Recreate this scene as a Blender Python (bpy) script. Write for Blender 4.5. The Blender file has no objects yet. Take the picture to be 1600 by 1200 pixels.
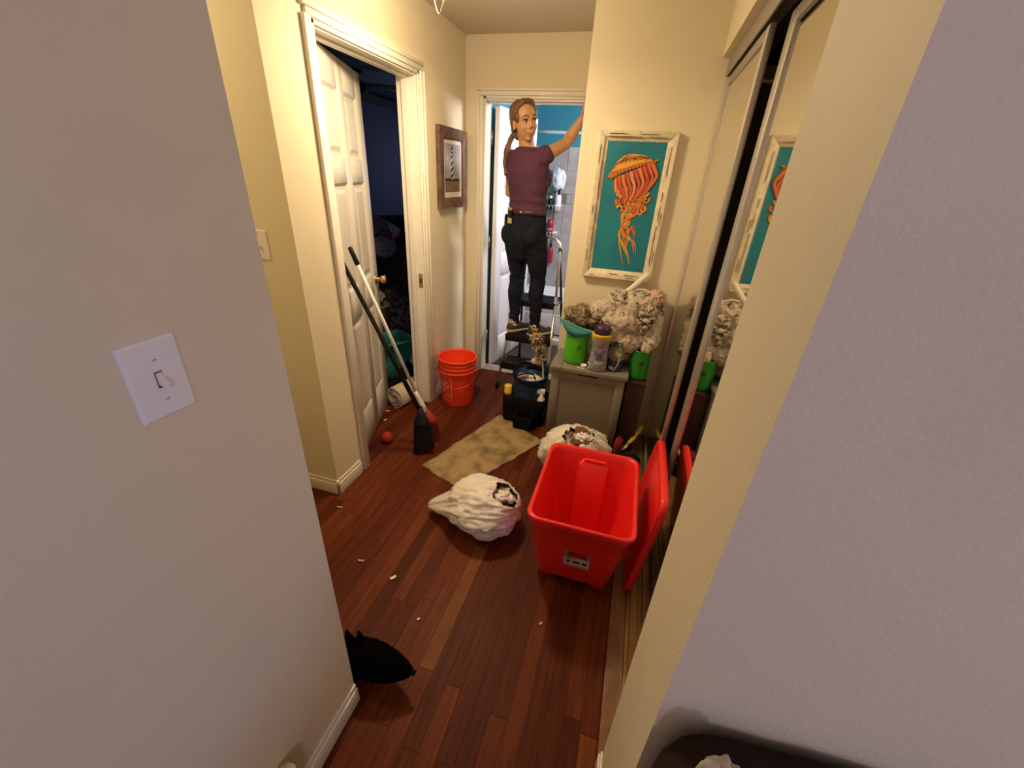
import bpy, bmesh, math, random
from mathutils import Vector, Matrix, noise
R = random.Random(7)
sc = bpy.context.scene
COL = sc.collection
PI = math.pi
rad = math.radians

# ---------------------------------------------------------------- camera
cd = bpy.data.cameras.new('camera'); cam = bpy.data.objects.new('camera', cd); COL.objects.link(cam)
cd.sensor_fit = 'HORIZONTAL'; cd.sensor_width = 36.0; cd.lens = 36.0*640.46/1600; cd.clip_start = 0.02; cd.clip_end = 60
CR = Vector((0.9570455, 0.28517493, 0.05233702)); CU = Vector((-0.17385283, 0.4199776, 0.89072667)); CF = Vector((-0.23203254, 0.86156489, -0.45151615))
m4 = Matrix((CR, CU, -CF)).transposed().to_4x4(); m4.translation = Vector((0, 0, 1.55)); cam.matrix_world = m4
sc.camera = cam
# ---------------------------------------------------------------- world, exposure
w = bpy.data.worlds.new('world'); sc.world = w; w.use_nodes = True
w.node_tree.nodes['Background'].inputs[0].default_value = (0.55, 0.58, 0.75, 1); w.node_tree.nodes['Background'].inputs[1].default_value = 0.02
sc.view_settings.view_transform = 'Standard'; sc.view_settings.look = 'None'
sc.view_settings.gamma = 1.0; sc.view_settings.exposure = 0.0; sc.view_settings.use_curve_mapping = False
try:
    sc.cycles.use_denoising = True; sc.cycles.max_bounces = 10; sc.cycles.diffuse_bounces = 5; sc.cycles.sample_clamp_indirect = 6
except Exception: pass

def lamp(name, kind, loc, power, col, size=0.1, size_y=None, aim=None):
    l = bpy.data.lights.new(name, kind); l.energy = power; l.color = col
    if kind == 'AREA':
        l.shape = 'RECTANGLE'; l.size = size; l.size_y = size_y or size
    else: l.shadow_soft_size = size
    o = bpy.data.objects.new(name, l); COL.objects.link(o); o.location = loc
    if aim is not None: o.rotation_euler = (Vector(aim)-Vector(loc)).to_track_quat('-Z', 'Y').to_euler()
    return o
HALL = (-0.85, 1.88, 2.12)
WARM = (1.0, 0.745, 0.47)
lamp('hall_light', 'POINT', HALL, 14.5, WARM, 0.06)
lamp('hall_light_down', 'AREA', (HALL[0], HALL[1], 2.11), 17, WARM, 0.22, 0.22, (HALL[0], HALL[1]+.001, 0))
lamp('corridor_fill', 'POINT', (-1.95, 0.93, 2.15), 12, (1.0, 0.78, 0.48), 0.08)  # added warm fill for the stub walls; no lamp is known here
lamp('bathroom_light', 'AREA', (0.28, 3.66, 2.05), 36, (1.0, 0.93, 1.0), 0.5, 0.2, (-0.9, 3.7, 1.3))
lamp('near_room_lamp', 'POINT', (1.10, -1.8, 1.90), 25, (1.06, 0.83, 1.18), 0.06)
lamp('near_room_window', 'AREA', (2.9, -0.95, 1.45), 12, (0.60, 0.90, 1.85), 1.0, 1.2, (-0.6, -0.3, 1.3))
lamp('dark_room_fill', 'AREA', (-2.2, 5.5, 1.6), 5, (0.62, 0.70, 1.0), 0.9, 0.9, (-2.7, 2.0, 1.5))  # added blue fill to lift the dark room; no window behind it

# ---------------------------------------------------------------- materials
def lin(c):
    return tuple((x/255/12.92 if x/255 <= .04045 else ((x/255+.055)/1.055)**2.4) for x in c) + (1.0,)
MATS = {}
def mat(name, col, rough=.6, metal=0.0, bump=None, vary=None, spec=None, trans=0, sub=0, emit=None):
    """col: albedo (linear rgb). bump=(scale,strength[,detail]); vary=(scale,second colour[,lo,hi])"""
    if name in MATS: return MATS[name]
    m = bpy.data.materials.new(name); m.use_nodes = True; nt = m.node_tree; b = nt.nodes['Principled BSDF']
    b.inputs['Base Color'].default_value = (*col, 1); b.inputs['Roughness'].default_value = rough; b.inputs['Metallic'].default_value = metal
    if spec is not None: b.inputs['Specular IOR Level'].default_value = spec
    if trans: b.inputs['Transmission Weight'].default_value = trans
    if sub:
        b.inputs['Subsurface Weight'].default_value = sub; b.inputs['Subsurface Radius'].default_value = (.01, .005, .003)
    if emit:
        b.inputs['Emission Color'].default_value = (*emit[0], 1); b.inputs['Emission Strength'].default_value = emit[1]
    tc = None
    if bump or vary:
        tc = nt.nodes.new('ShaderNodeTexCoord')
    if vary:
        n = nt.nodes.new('ShaderNodeTexNoise'); n.inputs['Scale'].default_value = vary[0]; n.inputs['Detail'].default_value = 5
        nt.links.new(tc.outputs['Object'], n.inputs['Vector'])
        r = nt.nodes.new('ShaderNodeValToRGB'); r.color_ramp.elements[0].position = vary[2] if len(vary) > 2 else .4; r.color_ramp.elements[1].position = vary[3] if len(vary) > 3 else .65
        r.color_ramp.elements[0].color = (*col, 1); r.color_ramp.elements[1].color = (*vary[1], 1)
        nt.links.new(n.outputs['Fac'], r.inputs['Fac']); nt.links.new(r.outputs['Color'], b.inputs['Base Color'])
    if bump:
        n = nt.nodes.new('ShaderNodeTexNoise'); n.inputs['Scale'].default_value = bump[0]; n.inputs['Detail'].default_value = bump[2] if len(bump) > 2 else 3
        nt.links.new(tc.outputs['Object'], n.inputs['Vector'])
        bp = nt.nodes.new('ShaderNodeBump'); bp.inputs['Strength'].default_value = bump[1]; bp.inputs['Distance'].default_value = .004
        nt.links.new(n.outputs['Fac'], bp.inputs['Height']); nt.links.new(bp.outputs['Normal'], b.inputs['Normal'])
    MATS[name] = m; return m

def wood_floor_mat():
    m = bpy.data.materials.new('oak_plank'); m.use_nodes = True; nt = m.node_tree; b = nt.nodes['Principled BSDF']; L = nt.links.new
    tc = nt.nodes.new('ShaderNodeTexCoord'); oi = nt.nodes.new('ShaderNodeObjectInfo')
    mp = nt.nodes.new('ShaderNodeMapping'); mp.inputs['Scale'].default_value = (55, 3.0, 20)
    off = nt.nodes.new('ShaderNodeVectorMath'); off.operation = 'ADD'
    sc_ = nt.nodes.new('ShaderNodeVectorMath'); sc_.operation = 'SCALE'; sc_.inputs['Scale'].default_value = 37.0
    cmb = nt.nodes.new('ShaderNodeCombineXYZ'); L(oi.outputs['Random'], cmb.inputs[0]); L(oi.outputs['Random'], cmb.inputs[1]); L(cmb.outputs[0], sc_.inputs[0])
    L(tc.outputs['Object'], off.inputs[0]); L(sc_.outputs[0], off.inputs[1]); L(off.outputs[0], mp.inputs['Vector'])
    n = nt.nodes.new('ShaderNodeTexNoise'); n.inputs['Scale'].default_value = 1.0; n.inputs['Detail'].default_value = 6; n.inputs['Distortion'].default_value = 1.2; L(mp.outputs[0], n.inputs['Vector'])
    base = nt.nodes.new('ShaderNodeValToRGB'); e = base.color_ramp.elements
    e[0].position = 0; e[0].color = (.066, .0135, .0040, 1); e[1].position = 1; e[1].color = (.170, .050, .0150, 1)
    x = base.color_ramp.elements.new(.45); x.color = (.090, .0195, .0058, 1)
    x = base.color_ramp.elements.new(.9); x.color = (.120, .029, .0085, 1)
    L(oi.outputs['Random'], base.inputs['Fac'])
    gr = nt.nodes.new('ShaderNodeValToRGB'); gr.color_ramp.elements[0].position = .3; gr.color_ramp.elements[0].color = (.70, .62, .55, 1); gr.color_ramp.elements[1].position = .72; gr.color_ramp.elements[1].color = (1.42, 1.38, 1.32, 1)
    L(n.outputs['Fac'], gr.inputs['Fac'])
    mx = nt.nodes.new('ShaderNodeMix'); mx.data_type = 'RGBA'; mx.blend_type = 'MULTIPLY'; mx.inputs['Factor'].default_value = 1
    L(base.outputs['Color'], mx.inputs[6]); L(gr.outputs['Color'], mx.inputs[7])
    # worn grey scuffs and dust, in place on the floor
    wn = nt.nodes.new('ShaderNodeTexNoise'); wn.inputs['Scale'].default_value = 5; wn.inputs['Detail'].default_value = 8; wn.inputs['Roughness'].default_value = .7
    geo = nt.nodes.new('ShaderNodeNewGeometry'); L(geo.outputs['Position'], wn.inputs['Vector'])
    wr = nt.nodes.new('ShaderNodeValToRGB'); wr.color_ramp.elements[0].position = .56; wr.color_ramp.elements[0].color = (0, 0, 0, 1); wr.color_ramp.elements[1].position = .78; wr.color_ramp.elements[1].color = (.24, .24, .24, 1)
    L(wn.outputs['Fac'], wr.inputs['Fac'])
    mx2 = nt.nodes.new('ShaderNodeMix'); mx2.data_type = 'RGBA'; L(wr.outputs['Color'], mx2.inputs['Factor']); L(mx.outputs[2], mx2.inputs[6]); mx2.inputs[7].default_value = (.16, .065, .03, 1)
    L(mx2.outputs[2], b.inputs['Base Color'])
    rr = nt.nodes.new('ShaderNodeMapRange'); rr.inputs['To Min'].default_value = .40; rr.inputs['To Max'].default_value = .6; L(wn.outputs['Fac'], rr.inputs['Value']); L(rr.outputs[0], b.inputs['Roughness'])
    b.inputs['Specular IOR Level'].default_value = .12
    bp = nt.nodes.new('ShaderNodeBump'); bp.inputs['Strength'].default_value = .15; bp.inputs['Distance'].default_value = .001; L(n.outputs['Fac'], bp.inputs['Height']); L(bp.outputs['Normal'], b.inputs['Normal'])
    return m
def spots_mat(name, stops, scale, rough=.85, rnd=1.0):
    """voronoi/noise patterned cloth: stops [(pos,colour)...] constant ramp over distorted noise"""
    m = bpy.data.materials.new(name); m.use_nodes = True; nt = m.node_tree; b = nt.nodes['Principled BSDF']; L = nt.links.new
    tc = nt.nodes.new('ShaderNodeTexCoord'); n = nt.nodes.new('ShaderNodeTexNoise'); n.inputs['Scale'].default_value = scale; n.inputs['Detail'].default_value = 2; n.inputs['Distortion'].default_value = rnd
    L(tc.outputs['Object'], n.inputs['Vector']); r = nt.nodes.new('ShaderNodeValToRGB'); cr = r.color_ramp; cr.interpolation = 'CONSTANT'
    cr.elements[0].position = 0; cr.elements[0].color = (*stops[0][1], 1); cr.elements[1].position = stops[1][0]; cr.elements[1].color = (*stops[1][1], 1)
    for p, c in stops[2:]:
        x = cr.elements.new(p); x.color = (*c, 1)
    L(n.outputs['Fac'], r.inputs['Fac']); L(r.outputs['Color'], b.inputs['Base Color']); b.inputs['Roughness'].default_value = rough
    return m

CREAM = (.71, .645, .46)
M = dict(
    wall=mat('cream_orange_peel_paint', CREAM, .75, bump=(130, .2, 4)),
    wallw=mat('scuffed_cream_paint', CREAM, .62, bump=(140, .22, 4), vary=(2.2, (.60, .555, .40), .5, .8)),
    ceil=mat('textured_ceiling_paint', (.60, .545, .43), .9, bump=(70, .9, 5)),
    trim=mat('white_semigloss_trim', (.76, .735, .62), .35),
    door=mat('white_door_paint', (.56, .54, .475), .4),
    bathdoor=mat('bright_white_door_paint', (.80, .79, .79), .4),
    oak=wood_floor_mat(), honey=mat('honey_oak_plank', (.185, .066, .018), .55, bump=(60, .2), vary=(12, (.140, .047, .012)), spec=.15),
    thr=mat('honey_oak_threshold', (.22, .105, .04), .4, bump=(40, .3), vary=(14, (.15, .065, .025))),
    brass=mat('polished_brass', (.80, .58, .24), .22, 1.0),
    trackgold=mat('worn_gold_track', (.45, .33, .16), .4, .9),
    chrome=mat('brushed_aluminium', (.80, .77, .72), .36, .9),
    alu=mat('dull_grey_aluminium', (.42, .39, .37), .45, .85),
    mirror=mat('silvered_mirror', (.78, .78, .74), .035, 1.0),
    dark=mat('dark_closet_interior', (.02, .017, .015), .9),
    black=mat('black_plastic', (.008, .008, .0085), .5, spec=.22),
    blackr=mat('black_rubber', (.010, .009, .009), .8, spec=.2),
    blackcloth=mat('black_cloth', (.006, .006, .007), .95, bump=(60, .5), spec=.1),
    white=mat('white_plastic', (.78, .77, .74), .4),
    ivory=mat('ivory_plastic', (.80, .77, .66), .35),
    plate=mat('white_wall_plate', (.80, .80, .78), .38, vary=(60, (.55, .53, .50), .72, .85)),
    navy=mat('dark_blue_room_paint', (.030, .038, .085), .8),
    navyceil=mat('dusky_blue_ceiling', (.11, .13, .21), .9),
    teal=mat('bathroom_teal_paint', (.028, .20, .28), .6),
    tile=mat('grey_mauve_stone_tile', (.40, .36, .355), .4, vary=(9, (.31, .275, .27))),
    tiled=mat('dark_mosaic_tile', (.16, .14, .135), .3), tilel=mat('light_mosaic_tile', (.36, .33, .31), .3),
    grout=mat('tile_grout', (.36, .33, .32), .9),
    porcelain=mat('white_tub_enamel', (.74, .74, .76), .2),
    bathfloor=mat('dark_brown_bath_floor', (.045, .028, .024), .5, vary=(6, (.03, .02, .018))),
)

# ---------------------------------------------------------------- mesh helpers
class MB:
    def __init__(s): s.v = []; s.f = []; s.sm = []; s.mi = []
    def add(s, vs, fs, sm=False, mi=0):
        o = len(s.v); s.v += [tuple(v) for v in vs]
        for f in fs: s.f.append([i+o for i in f]); s.sm.append(sm); s.mi.append(mi)
        return s
    def box(s, x0, y0, z0, x1, y1, z1, mi=0, M4=None):
        vs = [Vector((x, y, z)) for z in (z0, z1) for y in (y0, y1) for x in (x0, x1)]
        if M4: vs = [M4 @ v for v in vs]
        return s.add(vs, [(0, 2, 3, 1), (4, 5, 7, 6), (0, 1, 5, 4), (2, 6, 7, 3), (0, 4, 6, 2), (1, 3, 7, 5)], False, mi)
    def rings(s, rs, sm=True, cap=(True, True), mi=0, closed=True):
        n = len(rs[0]); vs = [v for r in rs for v in r]; fs = []
        for i in range(len(rs)-1):
            for j in range(n if closed else n-1):
                k = (j+1) % n; fs.append((i*n+j, i*n+k, (i+1)*n+k, (i+1)*n+j))
        if cap[0]: fs.append(tuple(range(n))[::-1])
        if cap[1]: fs.append(tuple((len(rs)-1)*n+j for j in range(n)))
        return s.add(vs, fs, sm, mi)
    def tube(s, pts, r, n=10, cap=(True, True), mi=0, sm=True, flat=None):
        pts = [Vector(p) for p in pts]; k = len(pts); rr = r if isinstance(r, (list, tuple)) else [r]*k
        up = Vector((0, 0, 1)); rs = []; prev = None
        for i, p in enumerate(pts):
            d = (pts[min(i+1, k-1)]-pts[max(i-1, 0)]).normalized()
            if prev is None:
                a = d.cross(up)
                if a.length < .05: a = d.cross(Vector((1, 0, 0)))
                a.normalize()
            else: a = (prev-d*prev.dot(d)).normalized()
            prev = a; b = d.cross(a)
            f = flat if flat else 1.0
            rs.append([p+(a*math.cos(t)+b*math.sin(t)*f)*rr[i] for t in [2*PI*j/n for j in range(n)]])
        return s.rings(rs, sm, cap, mi)
    def lathe(s, prof, n=24, c=(0, 0, 0), axis=None, sm=True, mi=0, cap=(True, True)):
        c = Vector(c); q = Vector((0, 0, 1)).rotation_difference(Vector(axis).normalized()) if axis else None
        rs = []
        for r, z in prof:
            ring = []
            for j in range(n):
                v = Vector((r*math.cos(2*PI*j/n), r*math.sin(2*PI*j/n), z))
                if q: v = q @ v
                ring.append(c+v)
            rs.append(ring)
        return s.rings(rs, sm, cap, mi)
    def ell(s, c, r, n=16, m=10, rot=None, mi=0):
        c = Vector(c); vs = []; fs = []
        for i in range(m+1):
            th = PI*i/m
            for j in range(n):
                v = Vector((r[0]*math.sin(th)*math.cos(2*PI*j/n), r[1]*math.sin(th)*math.sin(2*PI*j/n), r[2]*math.cos(th)))
                if rot: v = rot @ v
                vs.append(c+v)
        for i in range(m):
            for j in range(n):
                k = (j+1) % n; fs.append((i*n+j, (i+1)*n+j, (i+1)*n+k, i*n+k))
        return s.add(vs, fs, True, mi)
    def build(s, name, m, parent=None, bevel=0, seg=2, world=True, weld=False):
        me = bpy.data.meshes.new(name); me.from_pydata(s.v, [], s.f); me.update()
        bm = bmesh.new(); bm.from_mesh(me)
        if weld: bmesh.ops.remove_doubles(bm, verts=bm.verts, dist=1e-5)
        for f, sm, mi in zip(bm.faces, s.sm, s.mi): f.smooth = sm; f.material_index = mi
        bmesh.ops.recalc_face_normals(bm, faces=bm.faces)
        if bevel:
            es = [e for e in bm.edges if len(e.link_faces) == 2 and e.calc_face_angle(0) > .6]
            bmesh.ops.bevel(bm, geom=es, offset=bevel, segments=seg, profile=.6, affect='EDGES', clamp_overlap=True)
            for f in bm.faces: f.smooth = True
        bm.to_mesh(me); bm.free()
        for x in (m if isinstance(m, (list, tuple)) else [m]): me.materials.append(x)
        if bevel:
            try: me.set_sharp_from_angle(angle=rad(50))
            except Exception: pass
        return link(name, me, parent, world)
def wmat(o):
    a = Matrix.LocRotScale(o.location, o.rotation_euler, o.scale)
    return wmat(o.parent) @ a if o.parent else a
def link(name, me, parent=None, world=True):
    o = bpy.data.objects.new(name, me); COL.objects.link(o)
    if parent is not None:
        if world: me.transform(wmat(parent).inverted())
        o.parent = parent
    return o
def tag(o, label, cat, group=None):
    o['label'] = label; o['category'] = cat
    if group: o['group'] = group
    return o
def thing(name, label, cat, loc=(0, 0, 0), rz=0, group=None):
    o = bpy.data.objects.new(name, None); COL.objects.link(o); o.empty_display_size = .05
    o.location = loc; o.rotation_euler = (0, 0, rz)
    return tag(o, label, cat, group)
def struct(o): o['kind'] = 'structure'; return o
def stuff(o): o['kind'] = 'stuff'; return o
def bx(*a): return MB().box(*a)
def text2d(s, size=1.0, align='CENTER', res=3):
    """flat lettering as (verts2d, faces)"""
    c = bpy.data.curves.new('lettering', 'FONT'); c.body = s; c.size = size; c.align_x = align; c.align_y = 'CENTER'; c.resolution_u = res
    o = bpy.data.objects.new('lettering', c); COL.objects.link(o)
    dg = bpy.context.evaluated_depsgraph_get(); me = bpy.data.meshes.new_from_object(o.evaluated_get(dg))
    vs = [(v.co.x, v.co.y) for v in me.vertices]; fs = [tuple(p.vertices) for p in me.polygons]
    bpy.data.objects.remove(o); bpy.data.curves.remove(c); bpy.data.meshes.remove(me)
    return vs, fs
def remeshed(name, mb, m, voxel, parent, smooth=4, world=True, fn=None):
    """union of all shells in mb as one continuous surface"""
    me = bpy.data.meshes.new(name); me.from_pydata(mb.v, [], mb.f)
    bm = bmesh.new(); bm.from_mesh(me); bmesh.ops.recalc_face_normals(bm, faces=bm.faces); bm.to_mesh(me); bm.free()
    o = bpy.data.objects.new(name, me); COL.objects.link(o)
    a = o.modifiers.new('r', 'REMESH'); a.mode = 'VOXEL'; a.voxel_size = voxel; a.use_smooth_shade = True
    b = o.modifiers.new('s', 'SMOOTH'); b.iterations = smooth; b.factor = .5
    dg = bpy.context.evaluated_depsgraph_get(); out = bpy.data.meshes.new_from_object(o.evaluated_get(dg))
    bpy.data.objects.remove(o); bpy.data.meshes.remove(me); out.name = name
    if fn:
        for v in out.vertices: v.co = fn(v.co.copy(), v.normal.copy())
    out.materials.clear()
    for x in (m if isinstance(m, (list, tuple)) else [m]): out.materials.append(x)
    for p in out.polygons: p.use_smooth = True
    return link(name, out, parent, world)
def nz(p, s, seed=0.0): return noise.noise(Vector(p)*s+Vector((seed, seed*1.7, seed*.3)))
def ridge(p, s, seed=0.0): return 1-abs(noise.noise(Vector(p)*s+Vector((seed, seed*2.1, -seed))))*2
def lump(c, r, seed, n=48, m=32, amp=.12, fold=.10, fs=9, zmin=None, shape=None):
    """a crumpled soft heap: sphere with folds; shape(v)->v final edit in world space"""
    mb = MB(); vs = []; fs_ = []; c = Vector(c)
    for i in range(m+1):
        th = PI*i/m
        for j in range(n):
            ph = 2*PI*j/n; d = Vector((math.sin(th)*math.cos(ph), math.sin(th)*math.sin(ph), math.cos(th)))
            k = 1+amp*nz(d, 2.0, seed)+fold*(ridge(d+Vector((nz(d, 3, seed+5), nz(d, 3, seed+9), 0))*.25, fs/3, seed)-.5)+fold*.4*(ridge(d, fs, seed+3)-.5)
            v = c+Vector((d.x*r[0]*k, d.y*r[1]*k, d.z*r[2]*k))
            if shape: v = shape(v, d)
            if zmin is not None and v.z < zmin: v.z = zmin+.002*nz(d, 9)
            vs.append(v)
    for i in range(m):
        for j in range(n):
            k = (j+1) % n; fs_.append((i*n+j, (i+1)*n+j, (i+1)*n+k, i*n+k))
    return mb.add(vs, fs_, True)

# ================================================================ STRUCTURE
floor = struct(MB().box(-3.1, -2.6, -.06, 3.1, 3.127, -.0015).build('floor', M['oak']))
struct(bx(-1.4, 3.127, -.06, .7, 4.8, .004).build('floor_bathroom', M['bathfloor']))
struct(bx(-3.1, 3.127, -.06, -1.4, 5.7, -.0015).build('floor_dark_room', M['oak']))
# oak strips, each its own piece
PW = .0572; n = 0; x = -2.02
while x < .15:
    y = .12-R.random()*.5; x1 = min(x+PW, .154)
    yend = 3.127 if x > -1.30 else (1.375 if x < -1.9 else 3.1)
    while y < yend:
        ln = R.choice((.45, .6, .75, .9, 1.05, 1.25)); honey = x < -.475 < x1
        if honey: ln = .73-y if y < .73 else .56 if y < 1.2 else ln
        ya = max(y, .1); yb = min(y+ln, yend)
        if yb-ya > .03:
            g = .0007; mb = MB(); z0 = -.0015; dz = R.random()*.0003
            b = .0011
            vs = [(x+g, ya+g, z0), (x1-g, ya+g, z0), (x1-g, yb-g, z0), (x+g, yb-g, z0),
                  (x+g+b, ya+g+b, dz), (x1-g-b, ya+g+b, dz), (x1-g-b, yb-g-b, dz), (x+g+b, yb-g-b, dz)]
            mb.add(vs, [(0, 1, 5, 4), (1, 2, 6, 5), (2, 3, 7, 6), (3, 0, 4, 7), (4, 5, 6, 7)])
            pl = mb.build('plank', M['oak'], floor); n += 1
            if honey and ya < 1.05 < yb: pl.data.materials[0] = M['honey']
        y += ln
    x += PW
struct(bx(-3.1, -2.6, 2.345, 3.1, 3.2, 2.42).build('ceiling', M['ceil']))
struct(bx(-1.404, 3.2, 2.345, .7, 4.8, 2.42).build('ceiling_bathroom', M['teal']))
struct(bx(-3.1, 3.2, 2.345, -1.404, 5.7, 2.42).build('ceiling_dark_room', M['navyceil']))
struct(bx(-3.0, 1.495, 2.335, -1.404, 3.2, 2.344).build('ceiling_dark_room', M['navyceil']))
XB, YC, YB, ZH = -1.284, 1.375, 3.127, 2.009
# hall left wall with its doorway, and the stub that turns left
struct(bx(XB-.12, YC, 0, XB, 1.640, 2.345).box(XB-.12, 2.436, 0, XB, YB+.12, 2.345).box(XB-.12, 1.640, ZH+.005, XB, 2.436, 2.345).build('wall_left', M['wall']))
struct(bx(-3.0, YC, 0, XB-.12, YC+.12, 2.345).build('wall_left_stub', M['wall']))
struct(bx(-.74, -2.5, 0, -.62, .582, 2.345).build('wall_near_left', M['wallw']))
struct(bx(-3.0, .34, 0, -.74, .46, 2.345).build('wall_corridor_front', M['wall']))
struct(bx(-3.1, .34, 0, -3.0, YC+.12, 2.345).build('wall_corridor_end', M['wall']))
struct(bx(.163, .411, 0, .93, .652, 2.345).box(.93, .411, 0, 3.0, .55, 2.345).build('wall_near_right', M['wallw']))
struct(bx(-.74, -2.62, 0, 3.1, -2.5, 2.345).build('wall_near_back', M['wall']))
struct(bx(3.0, -2.5, 0, 3.1, .55, 2.345).build('wall_near_far_right', M['wall']))
# back wall with bathroom doorway, and the wall that carries the jellyfish picture
XD0, XD1 = -1.139, -.365
struct(bx(XB, YB, 0, -1.146, YB+.12, 2.345).box(XD1, YB, 0, .93, YB+.12, 2.345).box(-1.146, YB, 2.0085, XD1, YB+.12, 2.345).build('wall_back', M['wall']))
YP = 2.55
struct(bx(-.384, YP, 0, .93, YB, 2.345).build('wall_painting', M['wall']))
# closet header, back and track
struct(bx(.231, .652, 2.09, .40, YP, 2.345).build('wall_closet_header', M['wall']))
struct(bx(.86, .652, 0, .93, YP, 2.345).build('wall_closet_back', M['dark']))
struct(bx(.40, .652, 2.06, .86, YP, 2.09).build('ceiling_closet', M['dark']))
struct(bx(.262, .654, 2.018, .267, YP-.002, 2.09).box(.267, .654, 2.068, .395, YP-.002, 2.089).box(.31, .654, 2.03, .313, YP-.002, 2.07).build('trim_closet_track_top', M['alu']))
struct(MB().box(.1545, .655, 0, .2135, YP-.02, .012).build('trim_closet_threshold', M['thr'], bevel=.003))
tb = bx(.2135, .655, 0, .38, YP-.02, .004)
for xx in (.216, .232, .262, .278, .318, .334, .366): tb.box(xx, .655, .004, xx+.004, YP-.02, .016)
struct(tb.build('trim_closet_track', M['trackgold']))
# bathroom
struct(bx(-1.30, YB+.12, 0, -1.16, 4.72, 2.345).build('wall_bathroom_left', M['teal']))
bwall = struct(bx(-1.30, 4.72, 0, .7, 4.8, 2.345).build('wall_bathroom_back', M['teal']))
struct(bx(.6, YB+.12, 0, .7, 4.72, 2.345).build('wall_bathroom_right', M['teal']))
MB().box(-1.158, 4.712, .4, .598, 4.719, 1.842).build('grout_bed', M['grout'], bwall)
for r_, (za, zb) in enumerate(((.42, .72), (.722, 1.022), (1.024, 1.324), (1.415, 1.628), (1.63, 1.84))):
    xx = -1.157-(.17 if r_ % 2 else 0)
    while xx < .59:
        a = max(xx, -1.157); b_ = min(xx+.34, .597)
        if b_-a > .02: MB().box(a+.001, 4.704, za, b_-.001, 4.7118, zb).build('tile', M['tile'], bwall)
        xx += .342
xx = -1.157; k = 0
while xx < .59:
    MB().box(xx+.001, 4.703, 1.328, xx+.05, 4.7118, 1.411).build('mosaic_tile', M['tiled'] if (k*7) % 3 == 0 else M['tilel'], bwall); xx += .052; k += 1
struct(bx(XD0, YB+.005, .0, XD1, YB+.115, .014).build('trim_bathroom_threshold', mat('pale_marble_threshold', (.42, .36, .33), .35, vary=(25, (.25, .2, .17)))))
# dark room shell
struct(bx(-3.1, YC+.12, 0, -3.0, 5.7, 2.345).build('wall_dark_room_left', M['navy']))
struct(bx(-3.0, 5.6, 0, -1.30, 5.7, 2.345).build('wall_dark_room_back', M['navy']))
struct(bx(-1.404, YB+.12, 0, -1.30, 5.6, 2.345).build('wall_dark_room_right', M['navy']))
struct(bx(-2.998, 1.6, 2.17, -2.93, 5.59, 2.235).build('trim_dark_beam', mat('dark_timber', (.012, .012, .016), .8)))

# ---------------------------------------------------------------- casings, jambs, baseboards
def casing_v(mb, axis, c, s, z0, z1, wd, face, out):
    """vertical casing member: inner edge at c, running outward s*wd; face = wall plane, out = direction sign"""
    for a, b_, t in ((0, .3, .010), (.3, .72, .015), (.72, 1, .019)):
        p, q = c+s*wd*a, c+s*wd*b_
        if axis == 'x': mb.box(min(face, face+out*t), min(p, q), z0, max(face, face+out*t), max(p, q), z1)
        else: mb.box(min(p, q), min(face, face+out*t), z0, max(p, q), max(face, face+out*t), z1)
def casing_h(mb, axis, z, a0, a1, wd, face, out):
    for a, b_, t in ((0, .3, .010), (.3, .72, .015), (.72, 1, .019)):
        e0, e1 = a0-wd*b_, a1+wd*b_
        if axis == 'x': mb.box(min(face, face+out*t), e0, z+wd*a, max(face, face+out*t), e1, z+wd*b_)
        else: mb.box(e0, min(face, face+out*t), z+wd*a, e1, max(face, face+out*t), z+wd*b_)
CW = .060
c = MB(); casing_v(c, 'x', 1.644, -1, 0, ZH+.02, CW, XB, 1); casing_v(c, 'x', 2.43, 1, 0, ZH+.02, .075, XB, 1); casing_h(c, 'x', ZH, 1.644, 2.43, CW, XB, 1)
struct(c.build('trim_1', M['trim'], bevel=.0025, seg=1))
j = bx(XB-.12, 1.640, 0, XB-.002, 1.649, ZH).box(XB-.12, 2.425, 0, XB-.002, 2.436, ZH).box(XB-.12, 1.649, ZH-.006, XB-.002, 2.425, ZH+.005)
j.box(XB-.085, 2.412, 0, XB-.05, 2.425, ZH-.006).box(XB-.085, 1.649, ZH-.018, XB-.05, 2.412, ZH-.006)
jm = struct(j.build('trim_2', M['trim']))
MB().box(XB-.040, 2.4225, .865, XB-.012, 2.4265, .955).box(XB-.03, 2.4215, .893, XB-.02, 2.423, .925, 1).build('strike_plate', [M['brass'], M['dark']], jm)
c = MB(); casing_v(c, 'y', -1.134, -1, 0, 2.02, .062, YB, -1); casing_h(c, 'y', 2.0035, -1.134, -.384-.062, .062, YB, -1)
struct(c.build('trim_3', M['trim'], bevel=.0025, seg=1))
j = bx(-1.146, YB+.003, 0, XD0+.003, YB+.12, 2.0).box(XD0, YB+.003, 1.996, XD1, YB+.12, 2.0085).box(XD1-.004, YB+.003, 0, XD1+.006, YB+.12, 2.0)
j.box(XD0, YB+.05, 1.986, XD1, YB+.08, 1.996)
struct(j.build('trim_4', M['trim']))
def base(name, x0, y0, x1, y1, nx, ny, h=.085, t=.013):
    mb = MB()
    for a, b_, tt in ((0, h*.78, t), (h*.78, h, t*.6)):
        xs = sorted((x0, x1+nx*0)); mb.box(min(x0, x1)+(min(nx, 0)*tt), min(y0, y1)+(min(ny, 0)*tt), a, max(x0, x1)+(max(nx, 0)*tt), max(y0, y1)+(max(ny, 0)*tt), b_)
    return struct(mb.build(name, M['trim'], bevel=.0035, seg=2))
base('baseboard_near_left', -.62, -2.4, -.62, .582, 1, 0)
base('baseboard_stub', -2.9, YC, XB+.013, YC, 0, -1)
base('baseboard_left_near', XB, YC-.013, XB, 1.568, 1, 0)
base('baseboard_left_far', XB, 2.507, XB, YB, 1, 0)
base('baseboard_back', XB+.014, YB, -1.197, YB, 0, -1)
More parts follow.
